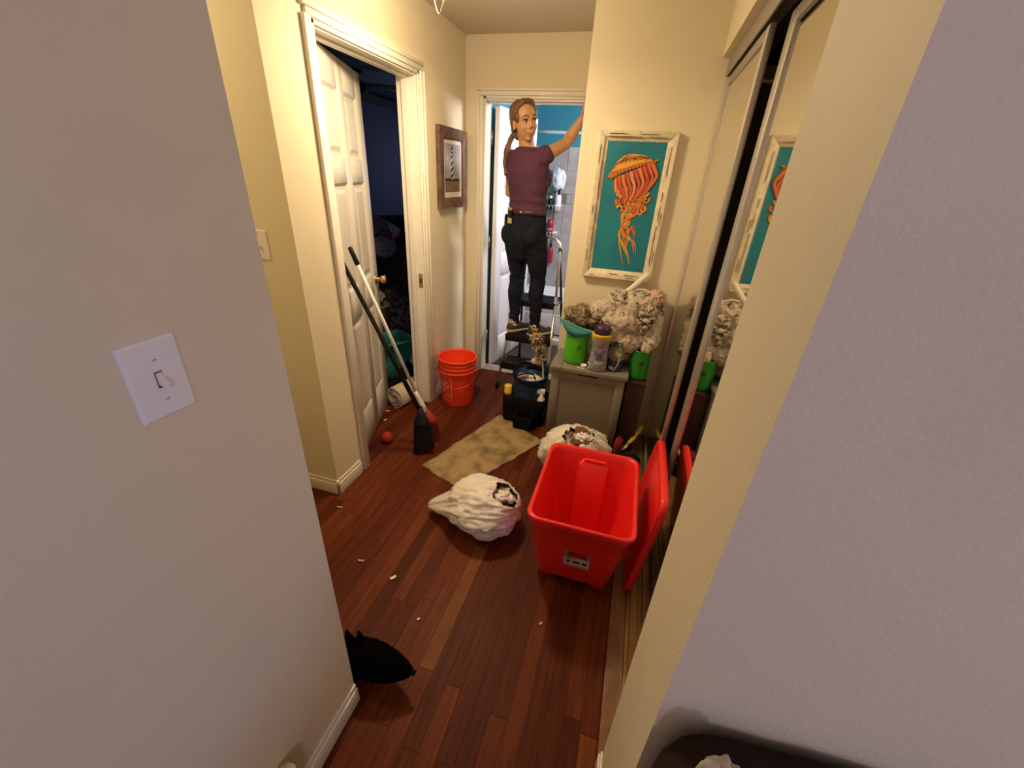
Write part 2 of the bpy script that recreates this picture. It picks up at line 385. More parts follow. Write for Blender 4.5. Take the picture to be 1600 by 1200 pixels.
base('baseboard_painting', -.384, YP, .2, YP, 0, -1)
base('baseboard_near_right', .163, .40, .163, .652, -1, 0, .08, .012)
base('baseboard_near_right_front', .17, .411, 3.0, .411, 0, -1, .085, .013)

# ---------------------------------------------------------------- doors
def panel_door(name, m, hinge, dirv, wd, h, side):
    """six-panel door; local x along width, panels on both faces at y=0 and y=-.035"""
    t = .035
    o = bpy.data.objects.new(name, None)
    st, z = .105, 0.012
    rows = ((.235, .80), (.965, 1.475), (1.585, h-.125))
    xs = ((st, wd/2-.045), (wd/2+.045, wd-st))
    mb = MB(); mb.box(0, -t, z, st, 0, h).box(wd-st, -t, z, wd, 0, h).box(wd/2-.045, -t, z, wd/2+.045, 0, h)
    zz = [z]+[v for r in rows for v in r]+[h]
    for i in range(0, len(zz), 2):
        mb.box(st, -t, zz[i], wd/2-.045, 0, zz[i+1]); mb.box(wd/2+.045, -t, zz[i], wd-st, 0, zz[i+1])
    a = math.atan2(dirv[1], dirv[0])
    me_o = mb.build(name, m, None, bevel=.002, seg=1)
    me_o.location = hinge; me_o.rotation_euler = (0, 0, a); struct(me_o)
    for (za, zb) in rows:
        for (xa, xb) in xs:
            p = MB()
            for sgn, y0 in ((1, 0.0), (-1, -t)):
                def rr(i, d): return [Vector((xa+i, y0-sgn*d, za+i)), Vector((xb-i, y0-sgn*d, za+i)), Vector((xb-i, y0-sgn*d, zb-i)), Vector((xa+i, y0-sgn*d, zb-i))]
                p.rings([rr(0, .001), rr(.012, .010), rr(.026, .010), rr(.046, .003)], False, (False, True))
            p.build('panel', m, me_o, world=False)
    return me_o
d1 = panel_door('door_1', M['door'], (-1.372, 1.656, 0), (-.326, .945), .70, 1.992, 1)
kn = MB().lathe([(.031, 0), (.031, .004), (.014, .010), (.012, .030), (.020, .036), (.028, .048), (.027, .060), (.016, .067), (0.001, .068)], 20, (.64, -.001, .925), (0, -1, 0))
kn.lathe([(.031, 0), (.031, .004), (.014, .010), (.012, .030), (.020, .036), (.028, .048), (.027, .060), (.016, .067), (0.001, .068)], 20, (.64, -.034, .925), (0, -1, 0))
MB().lathe([(.031, 0), (.031, .004), (.014, .010), (.012, .030), (.020, .036), (.028, .048), (.027, .060), (.016, .067), (0.001, .068)], 20, (.64, .0, .925), (0, 1, 0)).lathe([(.031, 0), (.031, .004), (.014, .010), (.012, .030), (.020, .036), (.028, .048), (.027, .060), (.016, .067), (0.001, .068)], 20, (.64, -.035, .925), (0, -1, 0)).build('knob', M['brass'], d1, world=False)
d2 = panel_door('door_2', M['bathdoor'], (-1.112, 3.252, 0), (.165, .986), .685, 1.985, 1)
for z in (.29, 1.07, 1.79):
    MB().tube([(-1.131, 3.243, z-.045), (-1.131, 3.243, z+.045)], .0065, 8).box(-1.139, 3.195, z-.044, -1.1365, 3.24, z+.044).build('hinge', mat('tarnished_brass_hinge', (.52, .42, .28), .4, .8), d2)

def mirror_door(name, x, y0, y1, s, t=.02):
    o = struct(MB().box(x+.006, y0+.02, .05, x+.010, y1-.02, 1.98).build(name, M['mirror']))
    for ya in (y0, y1-s): MB().box(x, ya, .022, x+t, ya+s, 2.012).build('stile', M['chrome'], o, bevel=.002)
    for za, zb in ((.022, .058), (1.975, 2.012)): MB().box(x, y0+s, za, x+t, y1-s, zb).build('rail', M['alu'], o, bevel=.002)
    MB().box(x+.0102, y0+.02, .05, x+.014, y1-.02, 1.98).build('backing', M['dark'], o)
    return o
mirror_door('door_3', .275, 1.775, 2.538, .045)
mirror_door('door_4', .312, .668, 1.69, .075)

# ================================================================ WALL FITTINGS AND PICTURES
def switch_plate(label, origin, ux, nrm, mats, kind):
    """plate 70x115 mm; ux = horizontal direction on the wall, nrm = wall normal"""
    t = thing('switch_plate', label, 'light switch', origin)
    U = Vector(ux); N = Vector(nrm); Z = Vector((0, 0, 1)); Mx = Matrix((U, N, Z)).transposed().to_4x4(); Mx.translation = Vector(origin)
    def P(mb): 
        mb.v = [tuple(Mx @ Vector(v)) for v in mb.v]; return mb
    mb = MB(); hw, hh = .0385, .0585
    def rg(i, d): return [Vector((-hw+i, d, -hh+i)), Vector((hw-i, d, -hh+i)), Vector((hw-i, d, hh-i)), Vector((-hw+i, d, hh-i))]
    mb.rings([rg(0, 0), rg(0, .002), rg(.0015, .0042), rg(.004, .0055)], False, (False, True))
    P(mb).build('plate', mats[0], t)
    if kind == 'toggle':
        fr = MB().rings([[Vector((a*.0052, d, b*.0122)) for a, b in ((-1, -1), (1, -1), (1, 1), (-1, 1))] for d in (.0054, .0062)], False, (False, True))
        P(fr).build('slot', mats[2], t)
        lev = MB().rings([[Vector((a*w_, y_, zc+b*h_)) for a, b in ((-1, -1), (1, -1), (1, 1), (-1, 1))] for y_, zc, w_, h_ in ((.005, .000, .0042, .0075), (.012, -.004, .0037, .0055), (.0175, -.0085, .0034, .0040))], False, (False, True))
        P(lev).build('toggle', mats[1], t, bevel=.0008)
        P(MB().box(-.004, .0060, .0015, .004, .0075, .0102)).build('rocker_face', mats[1], t)
        zs = (.030, -.030)
    else:
        P(MB().lathe([(.0062, 0), (.0062, .006), (.0045, .011), (.002, .013), (.0005, .0135)], 14, (0, .005, -.006), (0, 1, 0))).build('jack', mats[1], t)
        zs = (.048, -.048)
    for z in zs:
        s = MB().lathe([(.0036, 0), (.0034, .0012), (.0005, .0016)], 12, (0, .0053, z), (0, 1, 0)).box(-.0028, .0066, z-.0004, .0028, .0070, z+.0004, 1)
        P(s).build('screw', [mats[0], mats[2]], t)
    return t
slotm = mat('dark_slot', (.10, .085, .07), .6)
switch_plate('white toggle switch plate with specks of dirt on the grey near wall', (-.62, .362, 1.267), (0, 1, 0), (1, 0, 0), (M['plate'], M['ivory'], slotm), 'toggle')
switch_plate('ivory wall plate with a round white knob half hidden by the near left wall', (-1.452, YC, 1.250), (1, 0, 0), (0, -1, 0), (M['ivory'], M['white'], slotm), 'knob')

# ---- lighthouse print on the hall left wall (local frame: u along +y, v up, n = +x)
def frame4(mb, y0, y1, z0, z1, wd, x0, x1):
    """mitred picture frame on plane x"""
    o = [(y0, z0), (y1, z0), (y1, z1), (y0, z1)]; i_ = [(y0+wd, z0+wd), (y1-wd, z0+wd), (y1-wd, z1-wd), (y0+wd, z1-wd)]
    for k in range(4):
        a, b, c_, d = o[k], o[(k+1) % 4], i_[(k+1) % 4], i_[k]
        mb.rings([[(x0, *a), (x0, *b), (x0, *c_), (x0, *d)], [(x1, *a), (x1, *b), (x1-.003, *c_), (x1-.003, *d)]], False)
t = thing('framed_print', 'framed black and white lighthouse print in a rustic brown wooden frame', 'picture', (XB, 2.855, 1.573))
brownw = mat('weathered_brown_wood', (.16, .085, .05), .65, bump=(45, .6), vary=(22, (.085, .042, .026)))
fy0, fy1, fz0, fz1 = 2.642, 3.072, 1.338, 1.806
fb = MB(); frame4(fb, fy0, fy1, fz0, fz1, .062, XB+.001, XB+.030); fb.build('frame', brownw, t, bevel=.002)
cream = mat('cream_mat_board', (.72, .66, .56), .8)
bx(XB+.002, fy0+.05, fz0+.05, XB+.014, fy1-.05, fz1-.05).build('mat_board', cream, t)
px = XB+.0145; a0, a1, b0, b1 = 2.735, 2.985, 1.432, 1.738
pr_ = MB()
def quad(mb, x, y0, z0, y1, z1, mi=0): mb.add([(x, y0, z0), (x, y1, z0), (x, y1, z1), (x, y0, z1)], [(0, 1, 2, 3)], False, mi)
quad(pr_, px, a0, b0+.075, a1, b1-.02, 0); quad(pr_, px, a0+.005, b0, a1-.005, b0+.07, 1); quad(pr_, px+.0003, a0+.002, b0+.068, a1-.01, b0+.083, 2)
quad(pr_, px+.0003, a0-.005, b1+.002, a1+.005, b1+.007, 2)
yc = 2.852
def tw(z): return .021-(z-(b0+.08))*.055
zz0, zz1 = b0+.08, b1-.075
pr_.add([(px+.0006, yc-tw(zz0), zz0), (px+.0006, yc+tw(zz0), zz0), (px+.0006, yc+tw(zz1), zz1), (px+.0006, yc-tw(zz1), zz1)], [(0, 1, 2, 3)], False, 3)
N_ = 4; H_ = (zz1-zz0)/N_
for k in range(N_):
    za = zz0+k*H_; zb = za+H_*.52; sl = H_*.55
    pr_.add([(px+.0009, yc-tw(za), za), (px+.0009, yc+tw(za+sl), min(za+sl, zz1)), (px+.0009, yc+tw(zb+sl), min(zb+sl, zz1)), (px+.0009, yc-tw(zb), zb)], [(0, 1, 2, 3)], False, 2)
pr_.add([(px+.0009, yc-.017, zz1), (px+.0009, yc+.017, zz1), (px+.0009, yc+.010, zz1+.035), (px+.0009, yc, zz1+.052), (px+.0009, yc-.010, zz1+.035)], [(0, 1, 2, 3, 4)], False, 2)
quad(pr_, px+.0012, yc-.008, zz1+.008, yc+.008, zz1+.02, 3)
pr_.build('print', [mat('print_grey_sky', (.30, .29, .30), .8, vary=(14, (.42, .40, .40))), mat('print_sepia_ground', (.24, .15, .06), .8, vary=(60, (.14, .085, .035))), mat('print_black', (.015, .012, .014), .8), mat('print_white', (.6, .58, .55), .8)], t)

# ---- jellyfish painting
JX0, JX1, JZ0, JZ1 = -.283, .110, 1.042, 1.790
t = thing('framed_painting', 'tall teal canvas of an orange jellyfish in a distressed cream frame', 'picture', (-.087, YP, 1.416))
crf = mat('distressed_cream_paint', (.72, .65, .47), .6, bump=(30, .6), vary=(34, (.62, .53, .36)))
fw, yf = .047, YP-.033
def fr2(mb, x0, x1, z0, z1, wd, y0, y1, dy):
    o = [(x0, z0), (x1, z0), (x1, z1), (x0, z1)]; i_ = [(x0+wd, z0+wd), (x1-wd, z0+wd), (x1-wd, z1-wd), (x0+wd, z1-wd)]
    for k in range(4):
        a, b, c_, d = o[k], o[(k+1) % 4], i_[(k+1) % 4], i_[k]
        mb.rings([[(a[0], y0, a[1]), (b[0], y0, b[1]), (c_[0], y0, c_[1]), (d[0], y0, d[1])], [(a[0], y1, a[1]), (b[0], y1, b[1]), (c_[0], y1+dy, c_[1]), (d[0], y1+dy, d[1])]], False)
mb = MB(); fr2(mb, JX0, JX1, JZ0, JZ1, .030, YP-.001, YP-.036, .004); mb.build('frame', crf, t, bevel=.004)
mb = MB(); fr2(mb, JX0+.027, JX1-.027, JZ0+.027, JZ1-.027, .021, YP-.004, YP-.026, .006); mb.build('inner_frame', crf, t, bevel=.003)
# dark cracks where the paint is worn through
ck = MB()
for k in range(46):
    side = R.random(); L_ = .02+R.random()*.06; wd = .0010+R.random()*.0012
    if side < .36:
        xx = R.choice((JX0+.028, JX0+.027, JX1-.028, JX1-.029, JX0+.012, JX1-.014)); z = JZ0+.05+R.random()*(JZ1-JZ0-.14); ck.box(xx, YP-.0375, z, xx+wd, YP-.0345, z+L_*1.3)
    else:
        zz = R.choice((JZ0+.028, JZ1-.029, JZ1-.016, JZ0+.012)); xx = JX0+.04+R.random()*(JX1-JX0-.15); ck.box(xx, YP-.0375, zz, xx+L_, YP-.0345, zz+wd)
stuff(ck.build('paint_crack', mat('exposed_dark_wood', (.10, .06, .03), .8), t))
cx0, cx1, cz0, cz1 = JX0+.046, JX1-.046, JZ0+.046, JZ1-.046
tealc = mat('teal_canvas', (.004, .16, .22), .55, vary=(5, (.008, .22, .29), .35, .7))
bx(cx0, YP-.018, cz0, cx1, YP-.003, cz1).build('canvas', tealc, t)
JC = [mat('jelly_yellow', (.72, .36, .055), .5), mat('jelly_orange', (.66, .17, .03), .5), mat('jelly_red', (.50, .055, .025), .5), mat('jelly_dark', (.13, .02, .012), .6), mat('jelly_pink', (.68, .25, .18), .5), mat('jelly_olive', (.45, .33, .05), .5)]
layer = [YP-.0184]
def uv(u, v, d=0): return Vector((cx0+(cx1-cx0)*u, layer[0]-d, cz1-(cz1-cz0)*v))
def ribbon(mb, pts, w0, w1, mi, n=14):
    # Catmull-Rom through (u,v) control points, width tapering
    P_ = [pts[0]]+list(pts)+[pts[-1]]; out = []
    for i in range(1, len(P_)-2):
        for k in range(n):
            s = k/n; a, b, c_, d = P_[i-1], P_[i], P_[i+1], P_[i+2]
            out.append(tuple(.5*((2*b[q])+(-a[q]+c_[q])*s+(2*a[q]-5*b[q]+4*c_[q]-d[q])*s*s+(-a[q]+3*b[q]-3*c_[q]+d[q])*s**3) for q in (0, 1)))
    out.append(pts[-1]); vs = []; fs = []; m_ = len(out)
    for i, (u, v) in enumerate(out):
        p = uv(u, v); q = uv(*out[min(i+1, m_-1)]); o_ = uv(*out[max(i-1, 0)]); d = (q-o_); nrm = Vector((d.z, 0, -d.x)).normalized()
        wd = w0+(w1-w0)*i/(m_-1); vs += [p+nrm*wd, p-nrm*wd]
    for i in range(m_-1): fs.append((2*i, 2*i+1, 2*i+3, 2*i+2))
    mb.add(vs, fs, False, mi); layer[0] -= .00004
jt = MB()
JR = random.Random(3)
# long trailing arms
for k in range(11):
    s = k/10; u0 = .24+.50*s; top = .255-.085*s
    mid = .50+.17*math.sin(k*2.1)*.5+.14*s-.05; end = .55+.20*JR.random()
    ln = .60+.34*JR.random()
    pts = [(u0, top), (u0+.03+.05*math.sin(k), top+.10), (.44+.30*s+.04*math.sin(k*1.7), .42), (mid+.02, .52), (.46+.16*((k*3) % 5)/5, .60), (.52+.10*math.sin(k*1.3), .70), (end-.02, ln*.9+.06), (end+.05, min(ln+.08, .94))]
    ribbon(jt, pts, .0140, .0022, 3); ribbon(jt, [(a-.004, b) for a, b in pts], .0118, .0016, (1, 0, 2, 5, 1, 0, 4, 1, 5, 0, 1)[k])
    ribbon(jt, [(a-.018, b) for a, b in pts[:-1]], .0022, .0006, (0, 5, 1, 0, 0, 4, 0, 0, 1, 5, 0)[k], 8)
# frilly mid mass
for k in range(44):
    u = .30+.52*JR.random(); v = .33+.17*JR.random(); a = JR.random()*6.3; l_ = .05+.05*JR.random()
    pts = [(u+l_*.55*math.cos(a+q*1.2), v+l_*.30*math.sin(a+q*1.2)) for q in range(4)]
    ribbon(jt, pts, .0078, .003, 3, 6); ribbon(jt, pts, .0060, .002, JR.choice((0, 1, 1, 4, 0)), 6)
# curving stripes under the bell
for k in range(9):
    s = k/8; u0 = .27+.52*s; v0 = .255-.115*s
    pts = [(u0, v0), (u0+.03+.05*s, v0+.055), (u0+.09+.03*s, v0+.10), (u0+.14-.10*s, v0+.145+.03*s), (u0+.12-.15*s, v0+.20+.03*s)]
    ribbon(jt, pts, .0125, .006, 3); ribbon(jt, pts, .0098, .004, (2, 1, 2, 4, 2, 1, 2, 2, 1)[k]); ribbon(jt, [(a+.012, b) for a, b in pts], .0026, .001, 4 if k % 2 else 1, 8)
# bell
bell = [(.085, .262), (.10, .235), (.16, .185), (.22, .14), (.30, .105), (.38, .092), (.50, .088), (.62, .092), (.74, .105), (.83, .125), (.86, .142), (.80, .150), (.66, .158), (.50, .182), (.36, .210), (.24, .245), (.14, .275)]
jt.add([uv(a, b) for a, b in bell], [tuple(range(len(bell)))], False, 0); layer[0] -= .0002
top_ = [(.115, .222), (.20, .172), (.30, .140), (.42, .122), (.56, .113), (.70, .113), (.84, .126)]
ribbon(jt, top_, .003, .002, 3); ribbon(jt, [(a, b+.004) for a, b in top_], .002, .0015, 1)
rim = [(.085, .262), (.16, .258), (.26, .226), (.38, .196), (.52, .168), (.68, .147), (.85, .140)]
ribbon(jt, rim, .0052, .0040, 3); ribbon(jt, [(a, b-.004) for a, b in rim], .0038, .003, 1)
for k in range(13):
    s = k/12; u = .12+.70*s; v1 = .255-.118*s; v0 = .215-.097*s
    ribbon(jt, [(u, v1), (u+.012, (v0+v1)/2), (u+.05, v0)], .0042, .0018, 3, 5); ribbon(jt, [(u+.02, v1-.004), (u+.032, (v0+v1)/2), (u+.07, v0+.004)], .0058, .003, 1, 5)
for k in range(9):
    s = k/8; ribbon(jt, [(.20+.55*s, .165-.055*s), (.30+.36*s, .13-.025*s), (.36+.22*s, .098)], .0018, .0012, 3, 5)
for k in range(16):
    u = .25+.5*JR.random(); ribbon(jt, [(u, .115+.02*JR.random()), (u+.03, .118)], .0022, .001, JR.choice((3, 5, 1)), 3)
jt.build('jellyfish', JC, t)

# ---- ceiling light with a hanging loop of brass wire
t = thing('ceiling_light', 'brass ceiling light with a thin looped wire hanging in the top of view', 'lamp', (-.85, 1.80, 2.345))
MB().lathe([(.001, 0), (.085, 0), (.09, -.012), (.06, -.03), (.022, -.04), (.012, -.06), (.001, -.061)], 28, (-.85, 1.85, 2.345)).build('canopy', M['brass'], t)
lp = [Vector((-.80+.024*s, 1.702-.001*s, z)) for s, z in ((-1, 2.30), (-1, 2.16), (-.92, 2.11), (-.66, 2.07), (-.34, 2.048), (0, 2.040), (.34, 2.048), (.66, 2.07), (.92, 2.11), (1, 2.16), (1, 2.30))]
MB().tube(lp, .0019, 6).build('wire_loop', mat('pale_brass_wire', (.85, .72, .38), .35, .6), t)
bulb = mat('lit_bulb', (1, 1, 1), .4, emit=((1.0, .82, .55), 25))
for k in range(2):
    a = PI*k+.5; d = Vector((math.cos(a)*.075, math.sin(a)*.075, 0))
    MB().tube([Vector((-.85, 1.85, 2.315)), Vector((-.85, 1.85, 2.315))+d*.8], .008, 8).lathe([(.016, 0), (.018, -.02)], 12, Vector((-.85, 1.85, 2.325))+d).build('arm', M['brass'], t)
    MB().lathe([(.008, 0), (.013, -.02), (.022, -.05), (.014, -.072), (.001, -.078)], 14, Vector((-.85, 1.85, 2.312))+d).build('bulb', bulb, t)

# ================================================================ THINGS ON THE FLOOR
def rrect(cx, cy, hx, hy, r, z, n=6):
    o = []
    for qx, qy, a0 in ((1, 1, 0), (-1, 1, PI/2), (-1, -1, PI), (1, -1, 1.5*PI)):
        for k in range(n+1):
            a = a0+PI/2*k/n; o.append(Vector((cx+qx*(hx-r)+r*math.cos(a), cy+qy*(hy-r)+r*math.sin(a), z)))
    return o
redp = mat('red_tote_plastic', (.80, .022, .019), .36, bump=(180, .08), sub=0)
# ---- open red tote
t = thing('storage_tote', 'open red plastic storage tote standing on the wood floor', 'storage box', (-.02, 1.36, 0))
def sec(f, inset=0, dz=0):
    z = .44*f
    x0 = -.178+(-.212+.178)*f; x1 = .128+(.172-.128)*f; y0 = 1.232+(1.118-1.232)*f; y1 = 1.515+(1.612-1.515)*f
    return rrect((x0+x1)/2, (y0+y1)/2, (x1-x0)/2-inset, (y1-y0)/2-inset, .045, z+dz)
mb = MB()
outer = [sec(.068, .012), sec(.083, .002), sec(.12), sec(.3), sec(.6), sec(.88), sec(.90, -.006), sec(.985, -.010), sec(1.0, -.007)]
inner = [sec(1.0, .004), sec(.98, .007), sec(.93, .009), sec(.6, .009), sec(.3, .009), sec(.12, .011), sec(.095, .022)]
mb.rings(outer+inner, True, (True, True)); mb.build('body', redp, t)
# raised corner feet with the gap between them at the front
ft = MB()
for (xa, xb, ya, yb) in ((-.170, -.098, 1.237, 1.30), (.050, .122, 1.237, 1.30), (-.166, -.098, 1.45, 1.512), (.050, .118, 1.45, 1.512)):
    MB().rings([rrect((xa+xb)/2, (ya+yb)/2, (xb-xa)/2-.006, (yb-ya)/2-.004, .014, 0), rrect((xa+xb)/2, (ya+yb)/2, (xb-xa)/2, (yb-ya)/2, .016, .036)], True).build('foot', redp, t)
# moulded bulge on the back wall (finger-hold column) seen inside, ribs on both sides
def back_in(z): f = z/.44; return 1.515+(1.612-1.515)*f-.009
mb = MB(); rs = []
for z, w_, d in ((.045, .072, .030), (.20, .074, .026), (.375, .076, .022), (.395, .060, .010)):
    y = back_in(z); cx = -.010
    rs.append([Vector((cx-w_, y+.004, z)), Vector((cx-w_+.012, y-d, z)), Vector((cx+w_-.012, y-d, z)), Vector((cx+w_, y+.004, z))])
mb.rings(rs, False); mb.build('handle_column', redp, t, bevel=.006, seg=3)
MB().box(-.058, back_in(.40)-.016, .392, .042, back_in(.40)+.004, .404).build('finger_lip', redp, t, bevel=.003)
# silver label on the tilted front
def fy(z): f = z/.44; return 1.232+(1.118-1.232)*f
lab = MB(); lx0, lx1, lz0, lz1 = -.063, .041, .158, .270
def lq(mb, a, b, c_, d, mi, off): mb.add([(a, fy(c_)-off, c_), (b, fy(c_)-off, c_), (b, fy(d)-off, d), (a, fy(d)-off, d)], [(0, 1, 2, 3)], False, mi)
lq(lab, lx0, lx1, lz0, lz1, 0, .0012); lq(lab, lx0+.002, lx1-.002, lz0+.002, .222, 1, .0016); lq(lab, lx0+.014, lx1-.014, .228, lz1-.004, 2, .0016)
for a, b in ((lx0+.011, lx0+.029), (lx0+.037, lx0+.066), (lx0+.074, lx0+.094)): lq(lab, a, b, .184, .202, 3, .0020)
for a, b, z in ((lx0+.006, lx0+.05, .212), (lx0+.006, lx0+.03, .218), (lx0+.006, lx0+.045, .170), (lx0+.06, lx0+.095, .166)): lq(lab, a, b, z, z+.0035, 3, .0020)
lab.build('label', [mat('label_silver', (.42, .40, .42), .3, .5), mat('label_white', (.62, .58, .55), .5), mat('label_red', (.40, .01, .012), .4), mat('label_dark', (.035, .012, .012), .5)], t)
# ---- its lid, on edge against the mirror
t = thing('tote_lid', 'red plastic tote lid standing on edge between the tote and the mirrored door', 'lid', (.226, 1.48, 0))
def lidsec(d, inset):
    o = []
    for v in rrect(0, 0, .243-inset, .255-inset, .05, 0): o.append(Vector((.205+d+.055*((v.y+.255)/.51), 1.492+v.x, .258+v.y)))
    return o
MB().rings([lidsec(.020, .012), lidsec(.022, .002), lidsec(.0, 0), lidsec(-.008, .004), lidsec(-.008, .018), lidsec(.006, .024), lidsec(.006, .06), lidsec(-.002, .07)], True).build('panel', redp, t)

# ---- orange-red bucket
BC = Vector((-1.108, 2.540, 0))
orange = mat('orange_bucket_plastic', (.85, .055, .012), .38)
t = thing('bucket', 'bright orange five gallon bucket with wire bail beside the far door casing', 'bucket', BC)
pf = [(.110, 0), (.117, .004), (.119, .012), (.1275, .255), (.129, .262), (.140, .266), (.141, .274), (.131, .278), (.132, .298), (.1395, .300), (.140, .306), (.133, .309), (.134, .325), (.139, .327), (.139, .333), (.135, .336), (.136, .352), (.144, .355), (.145, .364), (.141, .368), (.134, .366), (.132, .355), (.112, .014), (.001, .012)]
MB().lathe(pf, 40, BC).build('body', orange, t)
def onb(phi, z, r=None): 
    rr_ = r if r else (.119+(.1275-.119)*z/.255)
    return BC+Vector((math.cos(phi)*rr_, math.sin(phi)*rr_, z))
pc = math.atan2(-BC.y, -BC.x)     # angle that faces the open hall
ear0, ear1 = pc+rad(82), pc-rad(98)
pts = []
for k in range(25):
    s = k/24; phi = ear0+(ear1-ear0)*s; sag = math.sin(PI*s)
    pts.append(BC+Vector((math.cos(phi)*(.146+.012*sag), math.sin(phi)*(.146+.012*sag), .262-.085*sag**1.2)))
bl = MB().tube(pts, .0022, 6).build('bail', mat('orange_coated_wire', (.55, .10, .05), .3, .6), t)
for ph in (ear0, ear1): MB().lathe([(.016, 0), (.016, .012), (.008, .018), (.001, .018)], 12, onb(ph, .262, .132), (math.cos(ph), math.sin(ph), 0)).build('ear', orange, t)
lg = MB()
lphi = pc-rad(47)
def place(v, z0, sc_, rot=0):
    x, y = v; x, y = x*math.cos(rot)-y*math.sin(rot), x*math.sin(rot)+y*math.cos(rot); z = z0+y*sc_
    return onb(lphi+x*sc_/.124, z, .1195+(.1275-.119)*z/.255+.0012)
hs = .058
for a, b in (((-1, -1.65), (1, -1.65)), ((1, -1.65), (1, 1.65)), ((1, 1.65), (-1, 1.65)), ((-1, 1.65), (-1, -1.65))):
    for k in range(8):
        p = [Vector(a).lerp(Vector(b), q/8) for q in (k, k+1)]; d = (Vector(b)-Vector(a)).normalized(); nn = Vector((-d.y, d.x))*.03
        lg.add([place(p[0]+nn, .15, hs), place(p[1]+nn, .15, hs), place(p[1]-nn, .15, hs), place(p[0]-nn, .15, hs)], [(0, 1, 2, 3)])
for s, y, z_ in (('THE', .72, .52), ('HOME', .22, .60), ('DEPOT', -.38, .52)):
    vs, fs = text2d(s, z_)
    lg.add([place((u, v+y), .165, hs*.95, rad(42)) for u, v in vs], fs)
for s, y in (("Let's", .22), ('do this.', -.12)):
    vs, fs = text2d(s, .36); lg.add([place((u, v+y-1.05), .15, hs, rad(20)) for u, v in vs], fs)
lg.build('print', mat('pale_bucket_print', (.74, .42, .34), .5), t)
tg = MB(); tg.add([onb(lphi-.62, .20, .130), onb(lphi-.52, .195, .133), onb(lphi-.44, .135, .134), onb(lphi-.56, .14, .131)], [(0, 1, 2, 3)]); tg.build('paper_tag', mat('white_paper', (.76, .74, .70), .8), t)

# ---- tan mat
t = thing('mat', 'worn tan rectangular mat lying askew on the wood floor', 'mat', (-.70, 2.05, 0))
c4 = [Vector((-.985, 1.728)), Vector((-.700, 1.615)), Vector((-.360, 2.215)), Vector((-.735, 2.455))]
mb = MB(); G = 28; vs = []; fs = []
for i in range(G+1):
    for k in range(G+1):
        a, b = i/G, k/G; p = c4[0].lerp(c4[1], a).lerp(c4[3].lerp(c4[2], a), b)
        e = min(a, 1-a, b, 1-b); off = Vector((nz((a*9, b*9, 0), 1, 3), nz((a*9, b*9, 5), 1, 8)))*.012*(1-min(1, e*12))
        z = .0050+.0028*nz((p.x, p.y, 0), 9, 2)+(.010*max(0, 1-((a-1)**2+(b-1)**2)*9))+.006*max(0, nz((p.x, p.y, 1), 5))*(1-min(1, e*8))
        vs.append((p.x+off.x, p.y+off.y, max(.0035, z)))
for i in range(G):
    for k in range(G): q = i*(G+1)+k; fs.append((q, q+G+1, q+G+2, q+1))
base_ = len(vs); 
mb.add(vs, fs, True)
bd = [i*(G+1) for i in range(G+1)]+[G*(G+1)+k for k in range(1, G+1)]+[i*(G+1)+G for i in range(G-1, -1, -1)]+[k for k in range(G-1, 0, -1)]
low = [(vs[i][0], vs[i][1], .0008) for i in bd]; o_ = len(mb.v); mb.add(low, [])
for k in range(len(bd)): mb.f.append([bd[k], bd[(k+1) % len(bd)], o_+(k+1) % len(bd), o_+k]); mb.sm.append(False); mb.mi.append(0)
mm = mat('tan_jute_backing', (.36, .255, .115), .95, bump=(120, .9, 6), vary=(9, (.17, .115, .05), .42, .64))
mb.build('weave', mm, t)

